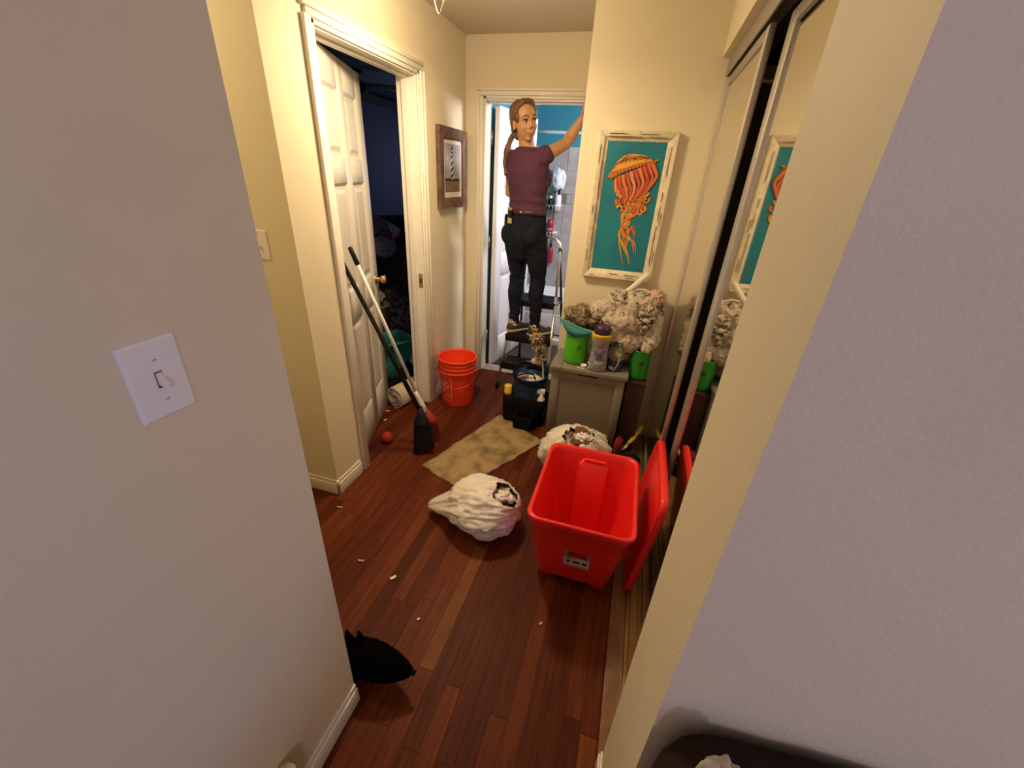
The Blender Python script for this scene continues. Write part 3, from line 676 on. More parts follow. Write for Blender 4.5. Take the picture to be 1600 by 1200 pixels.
# ---------------------------------------------------------------- white rubbish bags
bagm = mat('thin_white_plastic_film', (.70, .655, .575), .34, spec=.4)
paperw = mat('crumpled_white_paper', (.74, .70, .62), .85)
cardb = mat('brown_card', (.17, .085, .035), .85)
def crumple(mb, c, r, seed, mi=0, n=12, m=8):
    q = lump(c, (r, r*.85, r*.7), seed, n, m, .35, .35, 7); o = len(mb.v); mb.v += q.v
    for f in q.f: mb.f.append([i+o for i in f]); mb.sm.append(False); mb.mi.append(mi)
def bag(name, label, c, r, hole, hw, seed, tail=None, tl=0, bits=9):
    t = thing(name, label, 'rubbish bag', (c[0], c[1], 0)); c = Vector(c); hole = Vector(hole).normalized()
    td = Vector(tail).normalized() if tail else None
    axis = td if td else hole
    e1 = axis.orthogonal().normalized(); e2 = axis.cross(e1)
    n, m = 110, 74; vs = []; fs = []; dirs = []
    for i in range(m+1):
        th = PI*i/m
        for j in range(n):
            ph = 2*PI*j/n; d = Vector((math.sin(th)*math.cos(ph), math.sin(th)*math.sin(ph), math.cos(th))); dirs.append(d)
            an = math.atan2(d.dot(e2), d.dot(e1)); al = d.dot(axis)
            k = 1+.10*nz(d, 1.7, seed)
            p = Vector((math.cos(an)*1.5, math.sin(an)*1.5, al*.55+seed))
            k += .11*(ridge(p, 1.6, seed)-.5)*(1-.45*abs(al))+.085*(ridge(p, 3.6, seed+2)-.5)+.035*(ridge(p, 8, seed+4)-.5)+.012*ridge(d, 10, seed)
            h = d.dot(hole)
            if h > hw-.22: k += .05*(h-hw+.22)/.22*(1+.7*nz(d, 8, seed))
            v = c+Vector((d.x*r[0], d.y*r[1], d.z*r[2]))*k
            if td and al > .70: s = (al-.70)/.30; v += td*tl*s**2.0; rad_ = (v-c)-axis*((v-c).dot(axis)); v -= rad_*(.35*s)
            if v.z < .003: v.z = .003+.0005*abs(nz(d, 20))
            vs.append(v)
    for i in range(m):
        for j in range(n):
            k = (j+1) % n; q = (i*n+j, (i+1)*n+j, (i+1)*n+k, i*n+k)
            hm = sum(dirs[x].dot(hole) for x in q)/4
            an = sum((dirs[x]-hole*dirs[x].dot(hole)).x for x in q)
            if hm < hw+.05*nz(dirs[q[0]], 5, seed): fs.append(q)
    mb = MB().add(vs, fs, True); sk = mb.build('film', bagm, t)
    sd = sk.modifiers.new('thickness', 'SOLIDIFY'); sd.thickness = .0012; sd.offset = 0
    RR = random.Random(int(seed*10)); ju = MB(); base_ = c+Vector((hole.x*r[0], hole.y*r[1], hole.z*r[2]))*.88
    h1 = hole.orthogonal().normalized(); h2 = hole.cross(h1)
    for k in range(bits):
        a = RR.random()*6.28; q = RR.random()**.5*.62*min(r)*math.sqrt(max(.05, 1-hw*hw))*1.5
        p = base_+h1*math.cos(a)*q+h2*math.sin(a)*q+hole*RR.uniform(-.01, .012)
        cr = MB(); crumple(cr, p, RR.uniform(.022, .036), RR.random()*50); cr.build('paper_scrap', RR.choice((paperw, paperw, paperw, cardb, M['white'])), t)
    dk = lump(c+Vector((hole.x*r[0], hole.y*r[1], hole.z*r[2]))*.20, (r[0]*.68, r[1]*.68, r[2]*.68), seed+1, 40, 28, .2, .3, 9); dk.build('contents', mat('mixed_rubbish', (.58, .52, .42), .9, vary=(16, (.10, .055, .03), .50, .60)), t)
    return t
bag('rubbish_bag', 'white plastic rubbish bag with a pointed corner lying beside the red tote', (-.490, 1.430, .115), (.180, .160, .118), (.60, .05, .80), .925, 3.3, (-.95, -.05, -.28), .115, 10)
bag('rubbish_bag', 'white plastic rubbish bag of scraps behind the red tote in front of the grey hamper', (-.125, 1.93, .165), (.195, .150, .17), (.05, -.35, .93), .925, 7.7, None, 0, 12)

# ---------------------------------------------------------------- grey hamper cabinet
grey = mat('warm_grey_paint', (.190, .165, .125), .5, bump=(90, .1))
t = thing('hamper_cabinet', 'warm grey hamper cabinet with a recessed front panel under the heap of things', 'cabinet', (-.14, 2.38, 0))
x0, x1, y0, y1, zt = -.360, .075, 2.238, 2.520, .528
mb = MB().box(x0, y0+.018, .0, x0+.016, y1, zt).box(x1-.016, y0+.018, .0, x1, y1, zt).box(x0+.016, y1-.012, .02, x1-.016, y1, zt).box(x0+.016, y0+.02, .03, x1-.016, y1-.012, .045)
mb.build('body', grey, t, bevel=.002, seg=1)
fr = MB(); s = .050
fr.box(x0, y0, .012, x0+s, y0+.018, zt-.004).box(x1-s, y0, .012, x1, y0+.018, zt-.004).box(x0+s, y0, .012, x1-s, y0+.018, .012+s).box(x0+s, y0, zt-.004-s, x1-s, y0+.018, zt-.004)
dr = fr.build('door', grey, t, bevel=.002, seg=1)
MB().box(x0+s, y0+.009, .012+s, x1-s, y0+.016, zt-.004-s).build('recessed_panel', grey, dr)
MB().box(-.20, y0-.001, zt-.016, -.085, y0+.004, zt-.003).build('finger_notch', M['dark'], dr)
ld = MB().box(x0-.012, y0-.014, zt, x0+.052, y1+.012, zt+.024).box(x0+.054, y0-.014, zt, x1+.012, y1+.012, zt+.024).build('lid', grey, t, bevel=.003)
# dark brown box beside it
t = thing('wooden_box', 'dark brown upright wooden box squeezed between the grey hamper and the closet jamb', 'box', (.14, 2.40, 0))
dkw = mat('dark_brown_wood', (.040, .017, .012), .5, bump=(40, .2))
MB().box(.088, 2.30, 0, .196, 2.505, .482).build('body', dkw, t, bevel=.003); MB().box(.086, 2.296, .484, .198, 2.508, .500).build('lid', dkw, t, bevel=.003)

# ---------------------------------------------------------------- things on the hamper
green = mat('glossy_bright_green_plastic', (.075, .46, .018), .16, spec=.6)
dgreen = mat('deep_green_plastic', (.018, .22, .022), .2, spec=.6)
def canister(label, c, r, z0, h, m):
    t = thing('canister', label, 'container', (c[0], c[1], z0))
    pf = [(r*.80, 0), (r*.93, .004), (r*.99, .016), (r, .04), (r*.985, h*.5), (r*.99, h*.86), (r*.96, h*.95), (r*1.0, h*.975), (r*.99, h), (r*.93, h), (r*.92, h*.9), (r*.90, .03), (.001, .02)]
    o = MB().lathe(pf, 32, (c[0], c[1], z0)).build('body', m, t)
    a = math.atan2(-c[1], -c[0])+.2
    d = Vector((math.cos(a), math.sin(a), 0)); e = Vector((-d.y, d.x, 0)); p = Vector((c[0], c[1], z0+h*.62))+d*r*.985
    g = MB(); g.rings([[p+e*u*.016+Vector((0, 0, v*.016))+d*k for u, v in ((-1, -.6), (.9, -1), (.7, 1))] for k in (-.004, .0012)], False); g.build('grip_dimple', dgreen if m is green else M['dark'], t)
canister('bright green plastic canister under the camouflage cap on the grey hamper', (-.243, 2.355), .070, .5525, .195, green)
canister('deep green plastic canister standing on the dark brown box by the closet', (.137, 2.385), .060, .5005, .185, dgreen)

# camouflage cap with a teal brim
t = thing('cap', 'camouflage cap with a broad teal brim resting on the bright green canister', 'hat', (-.245, 2.385, .80))
camo = spots_mat('brown_camouflage', [(0, (.045, .028, .016)), (.42, (.16, .11, .06)), (.50, (.30, .23, .14)), (.57, (.07, .045, .025)), (.66, (.02, .014, .010))], 26, .9, 2)
cr = lump((-.232, 2.425, .812), (.112, .080, .078), 4.2, 56, 36, .22, .12, 8)
cr.build('crown', camo, t)
tb_ = mat('teal_brim_cloth', (.018, .19, .19), .5)
rs = []
for k in range(17):
    s = k/16; top = Vector((-.376, 2.318, .832)).lerp(Vector((-.132, 2.318, .765)), s)+Vector((0, 0, -.012*math.sin(PI*s)))
    dep = math.sin(PI*min(1, s*.92+.04))**.8
    bot = top+Vector((.012+.05*(.3-s), -.038*dep, -.070*dep*(1.15-.75*s)))
    mid = (top+bot)/2+Vector((0, -.012*dep, .004))
    rs.append([top, mid+Vector((0, -.0015, 0)), bot, bot+Vector((0, .003, .001)), mid+Vector((0, .003, 0)), top+Vector((0, .004, .002))])
MB().rings(rs, True).build('brim', tb_, t)
ed = MB().tube([r_[0]+Vector((0, -.001, .002)) for r_ in rs], .0028, 6); ed.build('brim_edge', mat('pale_teal_piping', (.22, .46, .44), .6), t)

# scent booster bottle
bc = Vector((-.100, 2.292, .5525)); t = thing('bottle', 'grey translucent bottle with a purple cap and yellow band at the hamper front', 'bottle', bc)
bm_ = mat('cloudy_grey_bottle', (.20, .21, .23), .25, spec=.6, vary=(70, (.30, .30, .34), .35, .7))
MB().lathe([(.044, 0), (.052, .003), (.055, .012), (.055, .05), (.050, .10), (.047, .125), (.049, .15), (.054, .185), (.055, .2), (.050, .203), (.001, .204)], 32, bc).build('body', bm_, t)
MB().lathe([(.0555, .197), (.057, .199), (.057, .222), (.0555, .224), (.05, .2245), (.001, .2245)], 32, bc, cap=(False, True)).build('yellow_band', mat('yellow_band', (.62, .40, .03), .4), t)
MB().lathe([(.048, .2245), (.049, .228), (.046, .262), (.040, .270), (.020, .273), (.018, .269), (.001, .269)], 32, bc).build('cap', mat('dark_purple_cap', (.038, .012, .055), .3), t)
bphi = math.atan2(-bc.y, -bc.x)+.05
def rb(z): return (.055 if z < .05 else .055-.008*((z-.05)/.075) if z < .125 else .047+.008*(z-.125)/.075)+.0009
def onbot(u, z, e=0, rr_=None): 
    a = bphi+u/.052; r_ = (rr_ or rb(z))+e
    return bc+Vector((math.cos(a)*r_, math.sin(a)*r_, z))
def bpatch(mb, u0, u1, z0, z1, mi, e=0, f=None, n=10, m=6):
    vs = []; fs = []
    for i in range(m+1):
        for k in range(n+1):
            z = z0+(z1-z0)*i/m; u = u0+(u1-u0)*k/n
            if f: z = f(u, z)
            vs.append(onbot(u, z, e))
    for i in range(m):
        for k in range(n): q = i*(n+1)+k; fs.append((q, q+1, q+n+2, q+n+1))
    mb.add(vs, fs, True, mi)
lb = MB()
bpatch(lb, -.020, .022, .150, .160, 1, .0004, lambda u, z: z+u*.35); bpatch(lb, -.012, .026, .166, .172, 1, .0004, lambda u, z: z+u*.4)
bpatch(lb, -.018, .020, .075, .118, 2, .0003); bpatch(lb, -.030, -.020, .10, .135, 2, .0003); bpatch(lb, .020, .032, .12, .135, 2, .0003)
bpatch(lb, -.020, .026, .052, .066, 0, .0004); bpatch(lb, -.016, .022, .057, .061, 2, .0007)
vs, fs = text2d('Downy', .027); lb.add([onbot(u, .140+v+u*.15, .0012) for u, v in vs], fs, False, 0)
vs, fs = text2d('Downy', .0285); lb.add([onbot(u, .140+v+u*.15, .0006) for u, v in vs], fs, False, 3)
lb.build('label', [mat('label_pale', (.62, .62, .66), .5), mat('label_rose', (.45, .10, .09), .5), mat('label_violet', (.10, .06, .15), .5), mat('label_ink', (.02, .015, .03), .5)], t)
vs, fs = text2d('VALUE SIZE', .0145); MB().add([onbot(u, .2105+v, 0, .0576) for u, v in vs], fs).build('lettering', mat('label_ink', (.02, .015, .03), .5), t)
# second bottle, dark label
c2 = Vector((-.002, 2.325, .5525)); t = thing('bottle', 'squat bottle with an olive neck and a dark blue label under the comforter', 'bottle', c2)
MB().lathe([(.036, 0), (.043, .004), (.046, .02), (.047, .06), (.045, .10), (.037, .135), (.026, .150), (.022, .17), (.001, .172)], 28, c2).build('body', mat('navy_bottle', (.022, .035, .075), .25, spec=.6), t)
MB().lathe([(.0478, .075), (.0462, .10), (.038, .135), (.027, .1505)], 28, c2, cap=(False, False)).build('shoulder_sleeve', mat('olive_sleeve', (.12, .13, .045), .35, vary=(30, (.35, .36, .28), .5, .6)), t)
a0 = math.atan2(-c2.y, -c2.x)
def oc2(u, z, e=.001): a = a0+u/.046; return c2+Vector((math.cos(a)*(.0472+e), math.sin(a)*(.0472+e), z))
rsA = [[oc2(-.004+.022*math.sin(q/8*1.6)+k*.005, .012+.075*q/8) for k in (0, 1)] for q in range(9)]
MB().rings(rsA, True, (False, False), 0, False).build('swoosh', mat('label_white2', (.6, .6, .6), .5), t)
rsB = [[oc2(-.036+.03*k, .014+.02*q) for k in (0, .5, 1)] for q in range(2)]; MB().rings(rsB, True, (False, False), 0, False).build('label', mat('label_pinkish', (.42, .27, .22), .5), t)
rsC = [[oc2(.012+.028*k, .062+.02*q+.016*k) for k in (0, .5, 1)] for q in range(2)]; MB().rings(rsC, True, (False, False), 0, False).build('label', mat('label_blue', (.16, .26, .42), .5), t)
# white scoop
t = thing('scoop', 'small white plastic scoop with a loop handle between green canister and bottle', 'scoop', (-.175, 2.275, .5525))
MB().lathe([(.010, 0), (.016, .002), (.019, .016), (.017, .016), (.014, .004), (.001, .003)], 18, (-.178, 2.283, .5525)).build('cup', M['white'], t)
MB().tube([(-.178-.016+.05*s-.02, 2.258-.008*s, .556) for s in (0, .3, .6, 1)], .0035, 8, flat=.6).tube([(-.158+.016*math.sin(q), 2.262, .578-.020*math.cos(q)) for q in [PI*k/10 for k in range(11)]], .003, 8).build('handle', M['white'], t)

# comforter heap
flor = bpy.data.materials.new('beige_floral_comforter'); flor.use_nodes = True
nt = flor.node_tree; b = nt.nodes['Principled BSDF']; b.inputs['Roughness'].default_value = .85
tc = nt.nodes.new('ShaderNodeTexCoord'); vo = nt.nodes.new('ShaderNodeTexVoronoi'); vo.feature = 'DISTANCE_TO_EDGE'; vo.inputs['Scale'].default_value = 32
nn = nt.nodes.new('ShaderNodeTexNoise'); nn.inputs['Scale'].default_value = 14; nt.links.new(tc.outputs['Object'], nn.inputs['Vector'])
ad = nt.nodes.new('ShaderNodeMix'); ad.data_type = 'VECTOR'; ad.inputs['Factor'].default_value = .12; nt.links.new(tc.outputs['Object'], ad.inputs[4]); nt.links.new(nn.outputs['Color'], ad.inputs[5]); nt.links.new(ad.outputs[1], vo.inputs['Vector'])
r1 = nt.nodes.new('ShaderNodeValToRGB'); r1.color_ramp.elements[0].position = .05; r1.color_ramp.elements[0].color = (.33, .29, .22, 1); r1.color_ramp.elements[1].position = .13; r1.color_ramp.elements[1].color = (.50, .43, .325, 1)
nt.links.new(vo.outputs['Distance'], r1.inputs['Fac'])
n2 = nt.nodes.new('ShaderNodeTexNoise'); n2.inputs['Scale'].default_value = 7; nt.links.new(tc.outputs['Object'], n2.inputs['Vector'])
r2 = nt.nodes.new('ShaderNodeValToRGB'); r2.color_ramp.elements[0].position = .50; r2.color_ramp.elements[1].position = .58; nt.links.new(n2.outputs['Fac'], r2.inputs['Fac'])
mx = nt.nodes.new('ShaderNodeMix'); mx.data_type = 'RGBA'; nt.links.new(r2.outputs['Color'], mx.inputs['Factor']); mx.inputs[6].default_value = (.47, .40, .30, 1); nt.links.new(r1.outputs['Color'], mx.inputs[7]); nt.links.new(mx.outputs[2], b.inputs['Base Color'])
t = thing('comforter', 'crumpled beige floral comforter heaped over the bottles on the hamper', 'blanket', (.02, 2.44, .72))
mb = MB()
for c_, r_, s_ in (((.010, 2.445, .885), (.165, .085, .105), 1), ((-.115, 2.445, .850), (.095, .075, .075), 2), ((.125, 2.435, .835), (.095, .085, .135), 3), ((-.045, 2.375, .765), (.075, .055, .075), 4), ((.040, 2.375, .715), (.075, .045, .065), 5),
                   ((.178, 2.400, .745), (.040, .05, .085), 6), ((.01, 2.455, .68), (.13, .055, .125), 7), ((.020, 2.345, .655), (.030, .022, .038), 8), ((.165, 2.365, .700), (.024, .026, .035), 9), ((-.005, 2.395, .83), (.12, .07, .07), 10)):
    q = lump(c_, r_, s_*3.1, 30, 20, .15, .10, 7); o = len(mb.v); mb.v += q.v; mb.f += [[i+o for i in f] for f in q.f]
def cf(v, nrm):
    q = v+Vector((nz(v, 12, 1), nz(v, 12, 4), nz(v, 12, 7)))*.02
    p = Vector((q.x*1.25, q.y, q.z*.75+q.x*.4)); return v+nrm*(.032*(ridge(p, 6.5, 2)-.55)+.014*(ridge(p, 13, 6)-.5)+.003*(ridge(q, 30, 3)-.5))
remeshed('fabric', mb, flor, .006, t, 2, True, cf)
# pale slat, pink bundle
t = thing('slat', 'pale curved plastic slat sticking up out of the comforter in front of the painting', 'slat', (-.10, 2.49, .90))
A, B = Vector((-.125, 2.470, .888)), Vector((.098, 2.497, 1.098)); d = (B-A).normalized(); s_ = Vector((-d.z, 0, d.x)).normalized(); rs = []
for k in range(13):
    s = k/12; p = A.lerp(B, s)+Vector((0, 0, -1))*.018*math.sin(PI*s)+s_*0; wd = .0165*(1 if s < .93 else .82)
    rs.append([p+s_*wd, p+Vector((0, -.004, 0)), p-s_*wd, p-s_*wd+Vector((0, .002, 0)), p+Vector((0, -.002, 0)), p+s_*wd+Vector((0, .002, 0))])
MB().rings(rs, True).build('blade', mat('pale_ivory_slat', (.74, .69, .58), .45), t)
t = thing('cloth_bundle', 'small pink ruffled cloth bundle on the right top of the comforter', 'cloth', (.165, 2.47, .96))
lump((.165, 2.475, .965), (.052, .045, .045), 9.4, 40, 28, .3, .42, 12).build('fabric', mat('pale_pink_cloth', (.55, .36, .28), .85), t)
MB().tube([(.045, 2.47, 1.005), (.085, 2.465, 1.012), (.13, 2.46, .998), (.16, 2.455, .985)], .010, 8, flat=.5).build('strap', mat('pale_rose_strap', (.62, .48, .44), .8), t)

# ---------------------------------------------------------------- blue and black cleaning caddy
t = thing('cleaning_caddy', 'blue fabric cleaning bucket in a black pocket organiser on the mat corner', 'caddy', (-.545, 2.50, 0))
cc = Vector((-.545, 2.50, 0))
blue = mat('royal_blue_nylon', (.012, .042, .14), .55, bump=(60, .3)); blk = M['blackcloth']
MB().lathe([(.100, .004), (.108, .012), (.112, .18), (.114, .335), (.117, .338), (.117, .344), (.110, .344), (.107, .20), (.103, .03), (.001, .02)], 36, cc).build('bucket_body', blue, t)
rs = []
for k in range(49):
    a = 2*PI*k/48; rs.append(cc+Vector((math.cos(a)*.116, math.sin(a)*.116, .340+.010*math.sin(a*3+1)+.030*math.sin(a-.6))))
MB().tube(rs, .009, 8).build('rim_binding', blk, t)
bk = MB(); vs = [[cc+Vector((math.cos(a)*r_, math.sin(a)*r_, z)) for a in [rad(20+100*k/12) for k in range(13)]] for r_, z in ((.114, .33), (.117, .395), (.112, .395), (.108, .33))]
bk.rings([[v[k] for v in vs] for k in range(13)], True); bk.build('raised_back', blue, t)
ang0 = math.atan2(-cc.y, -cc.x)
def shell(name, hx, hy, cx, cy, h, r, m):
    o = [rrect(cx, cy, hx*.94, hy*.94, r, .003), rrect(cx, cy, hx*.97, hy*.97, r, .02), rrect(cx, cy, hx, hy, r, h*.7), rrect(cx, cy, hx*1.01, hy*1.01, r, h)]
    i_ = [rrect(cx, cy, hx-.006, hy-.006, r*.8, h), rrect(cx, cy, hx-.010, hy-.010, r*.8, .03)]
    return MB().rings(o+i_, True).build(name, m, t)
shell('organiser_skirt', .150, .085, -.560, 2.468, .205, .035, blk); shell('pocket', .070, .045, -.538, 2.352, .100, .022, blk)
for xx in (-.632, -.488): MB().box(xx-.004, 2.379, .012, xx+.004, 2.384, .20).build('divider_seam', M['blackr'], t)
MB().tube([cc+Vector((-.085+.0*k, -.06, .345)) for k in (0,)]+[cc+Vector((-.07, -.075, .352)), cc+Vector((-.02, -.06, .372)), cc+Vector((.03, -.05, .366)), cc+Vector((.05, -.065, .345))], .010, 8, flat=.5).build('strap_handle', blk, t)
t = thing('cleaning_cloth', 'folded white cloth lying in the blue cleaning bucket', 'cloth', (cc.x+.02, cc.y, .30))
lump((cc.x+.025, cc.y-.02, .312), (.070, .062, .024), 2.2, 36, 20, .25, .25, 8).build('fabric', mat('white_cloth', (.62, .58, .50), .9), t)
t = thing('cleaning_cloth', 'grey cloth corner under the black strap of the blue cleaning bucket', 'cloth', (cc.x-.04, cc.y-.02, .31))
lump((cc.x-.045, cc.y-.02, .322), (.046, .040, .022), 5.2, 30, 18, .25, .25, 8).build('fabric', mat('grey_cloth', (.24, .22, .20), .9), t)
# can with yellow cap, white spray bottle in the side pockets
p = Vector((-.678, 2.425, .035))
t = thing('spray_can', 'white spray can with a bright yellow cap in the left caddy pocket', 'can', p)
MB().lathe([(.024, 0), (.026, .004), (.026, .165), (.024, .172), (.001, .172)], 24, p).build('body', M['white'], t)
MB().lathe([(.0265, .150), (.0265, .172)], 24, p, cap=(False, False)).build('band', mat('amber_band', (.34, .12, .02), .5), t)
MB().lathe([(.0275, .174), (.0275, .180), (.0262, .184), (.0262, .228), (.0235, .232), (.001, .232)], 24, p).build('cap', mat('bright_yellow_plastic', (.72, .50, .035), .4), t)
p = Vector((-.440, 2.425, .075))
t = thing('spray_bottle', 'white spray bottle in the right pocket of the blue caddy', 'bottle', p)
MB().lathe([(.026, 0), (.030, .004), (.030, .11), (.024, .135), (.013, .155), (.012, .17), (.001, .17)], 24, p).build('body', M['white'], t)
MB().box(p.x-.036, p.y-.012, p.z+.17, p.x+.022, p.y+.012, p.z+.205).box(p.x-.052, p.y-.006, p.z+.186, p.x-.036, p.y+.006, p.z+.20).build('spray_head', M['white'], t, bevel=.005)
MB().box(p.x-.034, p.y-.005, p.z+.13, p.x-.026, p.y+.005, p.z+.172).build('trigger', M['black'], t, bevel=.002)
# fluffy duster, sponge
t = thing('duster', 'fluffy tan duster with a looped yellow handle standing upside down in the caddy', 'duster', (-.45, 2.52, .05))
MB().tube([(-.438, 2.515, .05), (-.462, 2.512, .38), (-.480, 2.51, .49), (-.520, 2.508, .60)], .0065, 8).build('rod', M['white'], t)
fz = MB(); D0, D1 = Vector((-.476, 2.508, .455)), Vector((-.533, 2.506, .640)); dd = (D1-D0).normalized(); e1 = dd.orthogonal().normalized(); e2 = dd.cross(e1)
for k in range(620):
    s = R.random(); a = R.random()*2*PI; p0 = D0.lerp(D1, s); o_ = (e1*math.cos(a)+e2*math.sin(a)); L_ = (.030+.022*R.random())*(.72+.55*abs(math.sin(s*9.5)))
    tip = p0+o_*L_+dd*R.uniform(-.012, .012)+Vector((0, 0, -.010)); sd = o_.cross(dd)*.0030
    fz.add([p0+sd, p0-sd, p0.lerp(tip, .6)-sd*1.2+Vector((0, 0, .004)), tip, p0.lerp(tip, .6)+sd*1.2+Vector((0, 0, .004))], [(0, 1, 2, 3, 4)])
stuff(fz.build('fluff', mat('dusty_tan_fluff', (.33, .25, .14), .95, vary=(30, (.46, .37, .22))), t))
MB().tube([(-.528, 2.507, .635), (-.536, 2.506, .672), (-.543, 2.506, .690), (-.556, 2.506, .687), (-.556, 2.506, .670), (-.548, 2.506, .635)], .0075, 8, flat=.6).build('loop_handle', mat('yellow_ochre_plastic', (.70, .40, .06), .45), t)
t = thing('sponge', 'cream and yellow sponge wedged at the back of the blue cleaning bucket', 'sponge', (-.525, 2.56, .385))
lump((-.530, 2.585, .405), (.036, .018, .024), 1.2, 24, 16, .3, .15, 7).build('body', mat('cream_sponge', (.66, .58, .38), .95), t)
lump((-.498, 2.588, .400), (.016, .016, .022), 3.2, 20, 14, .2, .1, 7).build('scourer', mat('yellow_scourer', (.60, .36, .06), .95), t)

# ---------------------------------------------------------------- brooms, ball, roll
t = thing('broom', 'black angled broom with a long black pole leaning in the left doorway', 'broom', (-1.03, 1.85, 0))
A, B = Vector((-1.352, 1.718, 1.150)), Vector((-1.058, 1.868, .285))
MB().tube([A+(A-B).normalized()*.02, A, A.lerp(B, .45), A.lerp(B, .455), B], [.008, .0115, .0115, .0135, .0135], 12).build('pole', M['black'], t)
hd = MB(); dn = Vector((.10, -.02, -1)).normalized()
def sl(c, w_, d_, a): e = Vector((math.cos(a), math.sin(a), 0)); f = Vector((-e.y, e.x, 0)); return [c+e*w_+f*d_, c-e*w_+f*d_, c-e*w_-f*d_, c+e*w_-f*d_]
hd.rings([sl(B+Vector((.0, 0, .02)), .016, .016, .6), sl(B+Vector((.005, 0, -.03)), .022, .020, .6), sl(B+Vector((.010, -.002, -.075)), .045, .022, .6), sl(B+Vector((.013, -.003, -.10)), .050, .022, .6)], True).build('head', M['black'], t)
br = MB(); b0 = B+Vector((.013, -.003, -.10))
for k in range(420):
    u, v = R.uniform(-1, 1), R.uniform(-1, 1); e = Vector((math.cos(.6), math.sin(.6), 0)); f = Vector((-e.y, e.x, 0))
    p0 = b0+e*u*.048+f*v*.018; p1 = Vector((b0.x+.012, b0.y-.012, .004))+e*(u*.062)+f*v*.030+Vector((0, 0, max(0, (u+1))*.016)); w_ = e*.0016
    br.add([p0-w_, p0+w_, p1+w_*.7, p1-w_*.7], [(0, 1, 2, 3)])
stuff(br.build('bristles', M['black'], t))
MB().rings([sl(b0+Vector((0, 0, -.005)), .046, .015, .6), sl(Vector((b0.x+.010, b0.y-.010, .028)), .054, .024, .6)], False).build('bristle_core', M['blackcloth'], t)
t = thing('broom', 'white handled broom with a red head propped against the open panel door', 'broom', (-1.10, 2.0, 0))
A, B = Vector((-1.342, 1.785, 1.195)), Vector((-1.068, 1.940, .240)); dirp = (A-B).normalized()
MB().tube([B+dirp*.13, A-dirp*.005], .0095, 12).build('pole', M['white'], t)
MB().tube([A-dirp*.085, A-dirp*.08, A, A+dirp*.006], [.010, .0125, .0115, .006], 12).build('grip', M['black'], t)
MB().tube([B+dirp*.15, B+dirp*.11, B+dirp*.05, B, B-dirp*.004], [.0105, .014, .020, .021, .012], 14).build('ferrule', M['white'], t)
redb = mat('brick_red_plastic', (.34, .025, .02), .5)
MB().rings([sl(B+Vector((.0, .01, .0)), .02, .016, .5), sl(B+Vector((.008, .025, -.07)), .050, .020, .5), sl(B+Vector((.012, .03, -.10)), .058, .022, .5)], True).build('head', redb, t)
b0 = B+Vector((.012, .03, -.10)); br = MB()
for k in range(300):
    u, v = R.uniform(-1, 1), R.uniform(-1, 1); e = Vector((math.cos(.5), math.sin(.5), 0)); f = Vector((-e.y, e.x, 0))
    p0 = b0+e*u*.054+f*v*.018; p1 = Vector((b0.x+.005, b0.y+.01, .004))+e*u*.064+f*v*.028; w_ = e*.0018
    br.add([p0-w_, p0+w_, p1+w_*.7, p1-w_*.7], [(0, 1, 2, 3)])
stuff(br.build('bristles', mat('dark_red_bristle', (.20, .02, .018), .8), t))
t = thing('ball', 'small red rubber ball beside the hinge side of the open panel door', 'ball', (-1.300, 1.868, 0))
MB().ell((-1.300, 1.868, .037), (.036, .036, .036), 28, 18).tube([Vector((-1.300, 1.868, .037))+Vector((math.cos(q)*.0362, math.sin(q)*.0345, math.sin(q)*.011)) for q in [2*PI*k/36 for k in range(37)]], .0007, 6).build('shell', mat('red_rubber', (.42, .022, .016), .6, bump=(160, .15)), t)
# roll of pale padding
t = thing('fabric_roll', 'rolled up cream padding with a spiral end lying in the doorway', 'roll', (-1.47, 2.32, 0))
rc = Vector((-1.485, 2.262, .082)); ax = Vector((.22, .97, 0)).normalized(); e1 = Vector((0, 0, 1)); e2 = ax.cross(e1)
crm = mat('cream_padding', (.58, .49, .35), .9, bump=(40, .5)); pts = []
for k in range(150):
    a = k*.19; r_ = .016+.060*k/150; pts.append((r_*(1+.05*math.sin(a*2.3)), a))
mb = MB(); rs = []
for (r_, a) in pts: 
    q = e1*math.cos(a)*r_+e2*math.sin(a)*r_; q2 = q*((r_+.0075)/r_); w0 = .004*math.sin(a*1.7)
    rs.append([rc+q+ax*w0, rc+q2+ax*w0, rc+q2+ax*(.235+w0), rc+q+ax*(.235+w0)])
mb.rings(rs, True); mb.build('padding', crm, t)
MB().tube([rc+ax*.02, rc+ax*.23], .016, 10).build('core', mat('brown_core', (.16, .11, .06), .9), t)  # core tube in a darker brown than the padding

# ---------------------------------------------------------------- step ladder
t = thing('step_ladder', 'folding step ladder with black treads and a silver hoop handrail in the bathroom doorway', 'ladder', (-.69, 3.1, 0))
tubm = M['chrome']; drk = mat('dark_grey_enamel', (.030, .027, .027), .42)
FL0, FL1 = Vector((-.895, 2.845, .0)), Vector((-.838, 3.085, .74)); FR0, FR1 = Vector((-.498, 2.845, 0)), Vector((-.520, 3.085, .74))
TL, TR = Vector((-.808, 3.215, 1.07)), Vector((-.548, 3.215, 1.07))
for a, b_ in ((FL0, FL1), (FR0, FR1)):
    MB().tube([a+(b_-a)*.03, b_], .0115, 10).build('front_leg', tubm, t)
    MB().tube([a+(b_-a)*.001, a+(b_-a)*.055], [.0155, .0145], 10).build('foot', M['blackr'], t)
    MB().tube([a+(b_-a)*.24, a+(b_-a)*.34], .0150, 10).build('leg_sleeve', drk, t)
hoop = [FL1, TL]+[Vector((-.678+.130*math.cos(q)*-1, 3.215+.025*math.sin(q), 1.07+.085*math.sin(q)**.8)) for q in [PI*k/12 for k in range(1, 12)]]+[TR, FR1]
MB().tube(hoop, .0105, 10).build('handrail', tubm, t)
